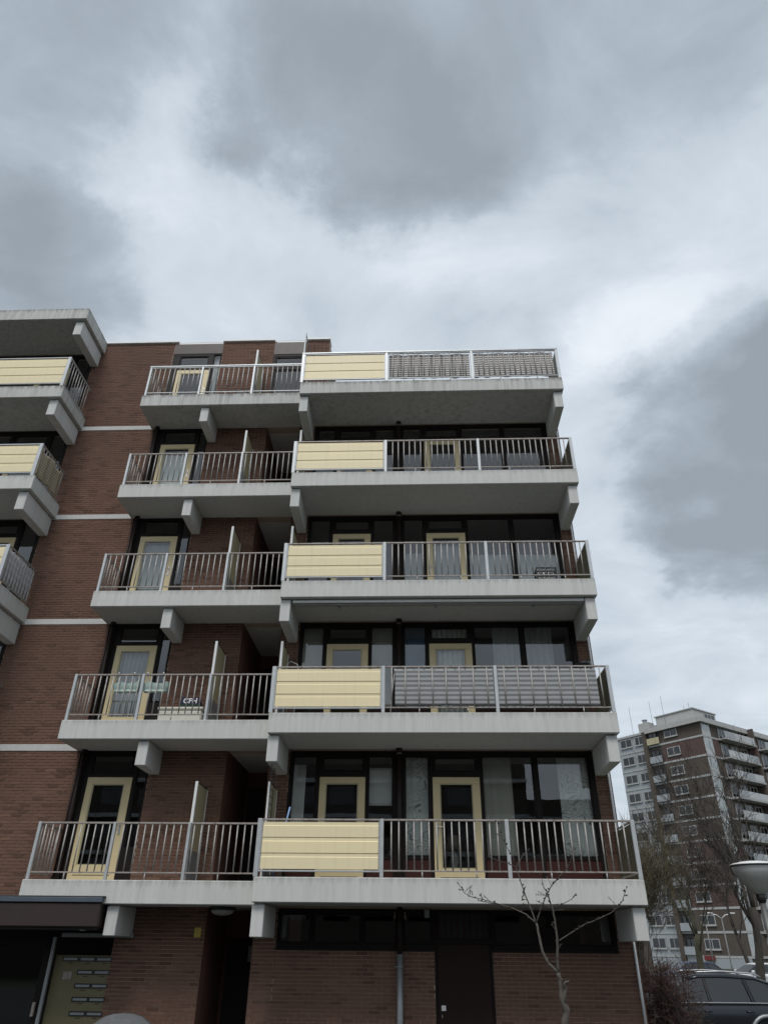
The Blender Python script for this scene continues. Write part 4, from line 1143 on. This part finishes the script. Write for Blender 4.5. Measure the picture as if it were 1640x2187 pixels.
def car(name, label, loc, rz, paint, suv=True, group=None, cat='car'):
    """x forward, origin on the ground under the middle"""
    t = thing(name, label, cat, loc, rz, group)
    hgt = 1.60 if suv else 1.42; belt = 1.02 if suv else .92; hood = .98 if suv else .86; wd = .92
    # lower body
    st = [(-2.28, .62, .86, .70), (-2.22, .45, belt - .05, .84), (-1.9, .36, belt, .90), (-1.2, .34, belt, wd), (0, .34, belt - .01, wd), (.8, .34, belt - .03, wd), (1.1, .34, hood + .02, .91), (1.7, .36, hood - .05, .89), (2.1, .42, hood - .17, .82), (2.27, .52, hood - .32, .68)]
    secs = []
    for x, zb, zt, w_ in st:
        half = [(0, zt + .015), (w_ * .6, zt + .01), (w_ * .86, zt - .015), (w_ * .955, zt - .06), (w_ * .99, zt - .15), (w_, zt - .30), (w_ * .985, zb + .14), (w_ * .93, zb + .02), (w_ * .8, zb), (0, zb)]
        half = [(y, max(zq, zb)) for y, zq in half]
        secs.append([(x, y, zq) for y, zq in half] + [(x, -y, zq) for y, zq in reversed(half[:-1])][:-0 or None])
    me = fixn(loft(secs).mesh('body', paint, smooth=True)); link('body', me, t)
    # roof and glasshouse: stations from tail to windscreen foot
    gst = [(-2.12, belt, .70), (-1.75, hgt - .16, .655), (-1.35, hgt - .04, .655), (-.6, hgt, .66), (0.0, hgt - .01, .655), (.30, hgt - .07, .64), (1.12, belt - .02, .70)]
    def gh(off, z0f):
        out = []
        for x, zr, wr in gst:
            wb = .835; zb = belt - .05; f = max(.001, (zr - zb) / (hgt - zb))
            wt_ = wb + (wr - wb) * f
            out.append([(x, 0, zr + off), (x, wt_ * .75, zr - .012 + off), (x, wt_ + off, zr - .05 * f + off * .5), (x, wb + off, zb), (x, -wb - off, zb), (x, -wt_ - off, zr - .05 * f + off * .5), (x, -wt_ * .75, zr - .012 + off)] + [(x, 0, zr + off)])
        return out
    me = fixn(loft(gh(0, 0)).mesh('glasshouse', 'glass_car', smooth=False)); me.materials[0] = MAT['car_black']; link('cabin', me, t)
    # roof skin
    rs = []
    for x, zr, wr in gst[1:6]:
        f = (zr - belt + .05) / (hgt - belt + .05); wt_ = .835 + (wr - .835) * f
        rs.append([(x, -wt_ - .012, zr - .075), (x, -wt_ - .006, zr - .03), (x, -wt_ * .78, zr + .008), (x, 0, zr + .02), (x, wt_ * .78, zr + .008), (x, wt_ + .006, zr - .03), (x, wt_ + .012, zr - .075), (x, 0, zr - .02)])
    link('roof', fixn(loft(rs).mesh('roof', paint, smooth=True)), t)
    def sidept(x, f, s_):
        # point on the cabin side: f 0 at the belt, 1 at the roof edge
        for i in range(len(gst) - 1):
            if gst[i][0] <= x <= gst[i+1][0]:
                q = (x - gst[i][0]) / (gst[i+1][0] - gst[i][0]); zr = gst[i][1] + (gst[i+1][1] - gst[i][1]) * q; wr = gst[i][2] + (gst[i+1][2] - gst[i][2]) * q
        zb = belt - .03; fr = max(.001, (zr - belt + .05) / (hgt - belt + .05)); wt_ = .835 + (wr - .835) * fr; zt = zr - .075
        return Vector((x, s_ * (.835 + (wt_ - .835) * f + .008), zb + (zt - zb) * f))
    for s_ in (-1, 1):
        for x0, x1, x0t, x1t in ((-.10, .98, -.08, .34), (-1.12, -.18, -1.02, -.16), (-1.86, -1.22, -1.55, -1.14)):
            g_ = MB(); nn = 6; rows = []
            for j in (0, 1):
                for i in range(nn + 1):
                    f = i / nn; x = (x0 + (x1 - x0) * f) if j == 0 else (x0t + (x1t - x0t) * f); rows.append(sidept(x, .05 if j == 0 else .96, s_))
            g_.v = [tuple(v) for v in rows] + [tuple(v + Vector((0, s_ * .006, 0))) for v in rows]; o = 2 * (nn + 1)
            for i in range(nn): g_.f += [(o + i, o + i + 1, o + nn + 2 + i, o + nn + 1 + i), (i, nn + 1 + i, nn + 2 + i, i + 1)]
            me = fixn(g_.mesh('side_window', 'glass_car')); wdw = link('side_window', me, t)
        for xa, xb in ((-.14, -.12), (-1.17, -1.08)):
            a, b = sidept(xa, 0, s_), sidept(xb, .98, s_); ob('pillar', MB().tube([a, b], .032, 6), 'car_black' if xa > -.5 else paint, t)
        # chrome-grey belt strip, door handles, mirrors
        ob('belt_strip', MB().tube([(-2.0, s_ * .835, belt - .005), (-1, s_ * .86, belt + .002), (.4, s_ * .86, belt - .005), (1.0, s_ * .835, belt - .025)], .014, 6), 'zinc', t)
        for hx in (-.02, -1.02):
            hd = ob('door_handle', MB().tube([(hx - .09, s_ * (wd - .008), belt - .17), (hx - .07, s_ * (wd + .03), belt - .165), (hx + .07, s_ * (wd + .03), belt - .165), (hx + .09, s_ * (wd - .008), belt - .17)], .014, 6), paint, t, smooth=True)
        ob('mirror', MB().lathe([(.02, -.07), (.09, -.06), (.10, 0), (.08, .06), (.02, .075)], (.78, s_ * 1.0, belt + .06), 12), paint, t, smooth=True)
        if suv:
            ob('roof_rail', MB().tube([(-1.55, s_ * .60, hgt - .06), (-1.40, s_ * .61, hgt + .015), (-.6, s_ * .62, hgt + .055), (.0, s_ * .61, hgt + .035), (.14, s_ * .60, hgt - .01)], .018, 8), 'chrome', t, smooth=True)
        ob('headlight', MB().box(2.0, 2.2, min(s_ * .55, s_ * .78), max(s_ * .55, s_ * .78), hood - .30, hood - .18), 'alu_white', t, .03)
        ob('taillight', MB().box(-2.27, -2.12, min(s_ * .6, s_ * .83), max(s_ * .6, s_ * .83), belt - .25, belt - .08), 'red_cloth', t, .03)
        for wx in (-1.38, 1.42):
            wy = s_ * .80
            ty = MB(); n = 28
            for (r0, y0) in ((.20, -.10), (.31, -.11), (.345, -.085), (.35, 0), (.345, .085), (.31, .11), (.20, .10)):
                for a in range(n): an = a / n * 6.283; ty.v.append((wx + r0 * math.cos(an), wy + y0, .35 + r0 * math.sin(an)))
            for i in range(6):
                for a in range(n): ty.f.append((i * n + a, i * n + (a + 1) % n, (i + 1) * n + (a + 1) % n, (i + 1) * n + a))
            wh = ob('tyre', ty, 'tyre', t, smooth=True)
            rm = MB()
            for a in range(5):
                an = a / 5 * 6.283; rm.tube([(wx, wy + s_ * .09, .35), (wx + .2 * math.cos(an), wy + s_ * .085, .35 + .2 * math.sin(an))], [.04, .028], 6)
            ob('rim', rm, 'zinc', wh)
            # wheel-arch lining and flare
            pts = [(wx + .42 * math.cos(a), s_ * (wd + .0), .35 + .42 * math.sin(a)) for a in [i * math.pi / 14 for i in range(15)]]
            ob('wheel_arch', MB().tube(pts, .045, 6), 'zinc' if suv else 'car_black', t, smooth=True)
    return t

car('parked_car', 'dark grey estate car with silver roof rails parked behind the bush', (9.70, 8.75, 0), math.pi, 'car_dark')
car('parked_car', 'white car parked in the distance by the guard rail, right', (23.9, 40.0, 0), R(188), 'car_white', suv=False)
car('parked_car', 'dark blue car parked in the distance with a bright windscreen', (20.3, 42.0, 0), R(186), 'car_blue', suv=False)

# guard rail along the far parking row
t = thing('guard_rail', 'white metal guard rail along the distant parking row', 'rail', (14.6, 26.0, 0), R(-17))
ob('beam', MB().box(-.2, 9.5, -.03, .03, 1.02, 1.10), 'rail_white', t, .01); ob('beam', MB().box(-.2, 9.5, -.03, .03, .66, .72), 'rail_white', t, .01)
for i in range(7): ob('post', MB().box(.2 + i * 1.45, .28 + i * 1.45, -.04, .04, 0, 1.12), 'car_black', t)

# ================================================================== FAR APARTMENT BLOCK
F = thing('far_apartment_building', 'tall dark brick apartment block with white floor bands, far right background', 'building', (45.0, 93.4, 0), math.atan2(.613, .79))
ZT = 31.4
m = MB(); m.box(.05, 34, .05, 10.2, 0, ZT - .75); ob('core', m, 'brick_far', F)
def fbox(name, mat, parent, *b, bevel=0): return ob(name, MB().box(*b), mat, parent, bevel)
win_me = {}
def far_window(par, face, a0, a1, z0, z1, out=.05, frame='white_far', glass='glass_dark'):
    """face 'l': the x=0 face (runs along y); 'r': the y=0 face (runs along x)"""
    w_, h_ = a1 - a0, z1 - z0
    key = (face, round(w_, 2), round(h_, 2), frame)
    def mk():
        f = MB(); fw = .09
        f.plate(0, w_, 0, h_, [(fw, w_ * .5 - .04, fw, h_ - fw), (w_ * .5 + .04, w_ - fw, fw, h_ - fw)], -.06, .03); f.box(-.08, w_ + .08, -.12, .03, -.12, -.002)
        return f.mesh('window', frame)
    def mkp():
        p = MB(); p.box(.085, w_ * .5 - .035, -.02, -.01, .085, h_ - .085); p.box(w_ * .5 + .035, w_ - .085, -.02, -.01, .085, h_ - .085); return p.mesh('pane', glass)
    def mkb(): return MB().box(.0, w_, .035, .045, 0, h_).mesh('recess', 'interior_dark')
    me = shared(('fw',) + key, mk); mp_ = shared(('fp',) + key, mkp); mb_ = shared(('fb',) + key, mkb)
    if face == 'l': o = link('window', me, par, (-out, a1, z0), rz=-math.pi / 2)
    else: o = link('window', me, par, (a0, -out, z0))
    link('pane', mp_, o); link('blind', mb_, o)
    return o
for j in range(0, 12):
    zt = ZT - 2.75 * j; zb = zt - 2.75
    if j < 11:
        red = j in (1, 6, 8)
        # left face skin, in two parts beside the recessed balcony
        bf = 'brick_far_red' if red else 'brick_far'
        fbox('wall_panel', bf, F, 0, .049, 0.0, 7.0, zb + .28, zt - .02)
        far_window(F, 'l', 3.9, 6.1, zb + .95, zb + 2.15)
        # loggia
        fbox('loggia_back', 'interior_dark', F, .02, .048, 7.0, 9.2, zb + .28, zt - .02)
        if j == 0 or j % 2 == 1 or True:
            par_m = 'beige_old' if j == 0 else 'clad_grey'
            fbox('parapet', par_m, F, -.35, -.25, 7.02, 9.18, zb + .30, zb + 1.25)
            far_window(F, 'l', 7.5, 8.9, zb + 1.0, zb + 2.2, out=.02, frame='frame_brown')
        # floor band (left and right faces)
        fbox('floor_band', 'white_far', F, -.05, .03, -.05, 9.25, zb, zb + .27)
        fbox('floor_band', 'white_far', F, .035, 34, -.06, .03, zb, zb + .27)
        # pale panel strip beside the corner
        pn = fbox('corner_panel', 'parapet_white', F, .25, 2.35, -.03, .045, zb + .29, zt - .03); 
        ob('pane', MB().box(.5, 2.1, -.045, -.032, zb + 1.15, zb + 2.4), 'glass', pn)
        # pier and balconies of the right face
        fbox('wall_panel', bf, F, 2.37, 3.9, -.01, .048, zb + .28, zt - .02)
        for x0 in (4.0, 15.0, 26.0):
            fbox('balcony_slab', 'white_far', F, x0, x0 + 8.0, -1.3, -.065, zb, zb + .22)
            for q in range(3): fbox('parapet', 'parapet_white' if (j + q) % 3 else 'clad_grey', F, x0 + q * 2.7, x0 + q * 2.7 + 2.6, -1.3, -1.22, zb + .24, zb + 1.2)
            for q in range(3): far_window(F, 'r', x0 + .4 + q * 2.6, x0 + 2.2 + q * 2.6, zb + .35, zb + 2.35, out=.02)
            fbox('fin', bf, F, x0 + 8.05, x0 + 8.4, -1.3, -.01, zb + .28, zt - .02)
            fbox('corner_panel', 'parapet_white', F, x0 + 8.6, x0 + 10.8, -.03, .045, zb + .29, zt - .03)
fbox('plinth', 'clad_grey', F, -.02, .048, 0, 9.2, 0, ZT - 2.75 * 11)
fbox('pillar', 'brick_far', F, -.3, .4, 9.26, 9.95, 0, ZT - .3)
fbox('pillar', 'brick_far', F, .4, .95, 9.96, 10.21, 0, ZT - .3)
fbox('roof_edge', 'concrete_far', F, -.5, 34, -.5, 9.25, ZT - .68, ZT + .05)
# grey wing
fbox('wing', 'clad_grey', F, 1.0, 12, 10.22, 15.5, 0, ZT - .3)
fbox('wing_roof', 'white_far', F, .8, 12.2, 10.22, 15.7, ZT - .28, ZT + .05)
for j in range(11):
    zb = ZT - 2.75 * (j + 1)
    w_ = link('window', None) if False else None
    far_window(F, 'l', 10.6, 12.2, zb + 1.0, zb + 2.3, out=-.94); far_window(F, 'l', 12.8, 15.0, zb + 1.0, zb + 2.3, out=-.94)
    fbox('wing_band', 'white_far', F, .94, .999, 10.25, 15.5, zb, zb + .2)
fbox('rear_block', 'brick_far', F, 2.0, 14, 15.75, 60, 0, 16.5); fbox('rear_block_roof', 'white_far', F, 1.8, 14.2, 15.75, 60.2, 16.52, 16.9)
# rooftop house, flues and aerials
fbox('penthouse', 'concrete_far', F, 1.6, 7.6, 1.6, 8.2, ZT + .05, ZT + 1.95, bevel=.05); fbox('penthouse_roof', 'white_far', F, 1.45, 7.75, 1.45, 8.35, ZT + 1.97, ZT + 2.12)
fbox('roof_plant', 'clad_grey', F, 1.9, 5.0, 8.45, 9.25, ZT + .06, ZT + .95)
pw = link('penthouse_windows', MB().plate(4.4, 7.2, ZT + .85, ZT + 1.75, [(4.5, 5.3, ZT + .95, ZT + 1.65), (5.4, 6.2, ZT + .95, ZT + 1.65), (6.3, 7.1, ZT + .95, ZT + 1.65)], 1.54, 1.595).mesh('penthouse_windows', 'white_far'), F)
ob('pane', MB().box(4.48, 7.12, 1.565, 1.575, ZT + .93, ZT + 1.67), 'glass_dark', pw)
ch = fbox('flue_stack', 'concrete_far', F, 1.2, 2.6, 9.3, 11.3, ZT + .05, ZT + 1.5); ob('flue', MB().lathe([(.35, 0), (.35, .5), (.45, .52), (.45, .62)], (1.9, 10.4, ZT + 1.51), 14), 'zinc', ch)
for x, y, hh in ((3.2, 3.0, 1.9), (1.5, 6.5, 3.4), (1.3, 8.6, 3.0), (2.0, 13.0, 3.2), (5.0, 5, 2.2)): ob('aerial', MB().tube([(x, y, ZT), (x, y, ZT + 1.6 + hh)], .035, 5), 'zinc', F)
fbox('red_awning', 'red_cloth', F, -.4, -.03, 5.0, 6.4, .9, 1.4)
fbox('red_curtain', 'red_cloth', F, -.035, -.03, 4.1, 4.5, ZT - 2.75 * 11 + 1.05, ZT - 2.75 * 11 + 2.05) if False else None

# ================================================================== OPPOSITE BLOCK (behind the viewer; seen only mirrored in the panes)
O = thing('opposite_building', 'banded brick block across the street, seen only mirrored in the window panes', 'building', (0, -46, 0))
ob('wall', MB().box(-34, 12, -10, 0, 0, 16.6), 'brick_far', O); ob('wall', MB().box(12.02, 19, -10, -1.0, 0, 12.6), 'brick_far', O); ob('wall', MB().box(19.02, 60, -12, -3, 0, 8.6), 'brick_far', O)
for j in range(2, 6):
    ob('floor_band', MB().box(-34, 12, .01, .5, j * 2.75 - .1, j * 2.75 + .2), 'parapet_white', O)
    if j < 5: ob('floor_band', MB().box(12.03, 19, -.98, -.6, j * 2.75 - .1, j * 2.75 + .2), 'parapet_white', O)
    if j < 4: ob('floor_band', MB().box(19.03, 60, -2.98, -2.6, j * 2.75 - .1, j * 2.75 + .2), 'parapet_white', O)
    if j < 6:
        for i in range(14): ob('window', MB().box(-33 + i * 3.2, -31 + i * 3.2, .0, .02, j * 2.75 - 1.8, j * 2.75 - .4), 'glass_dark', O)
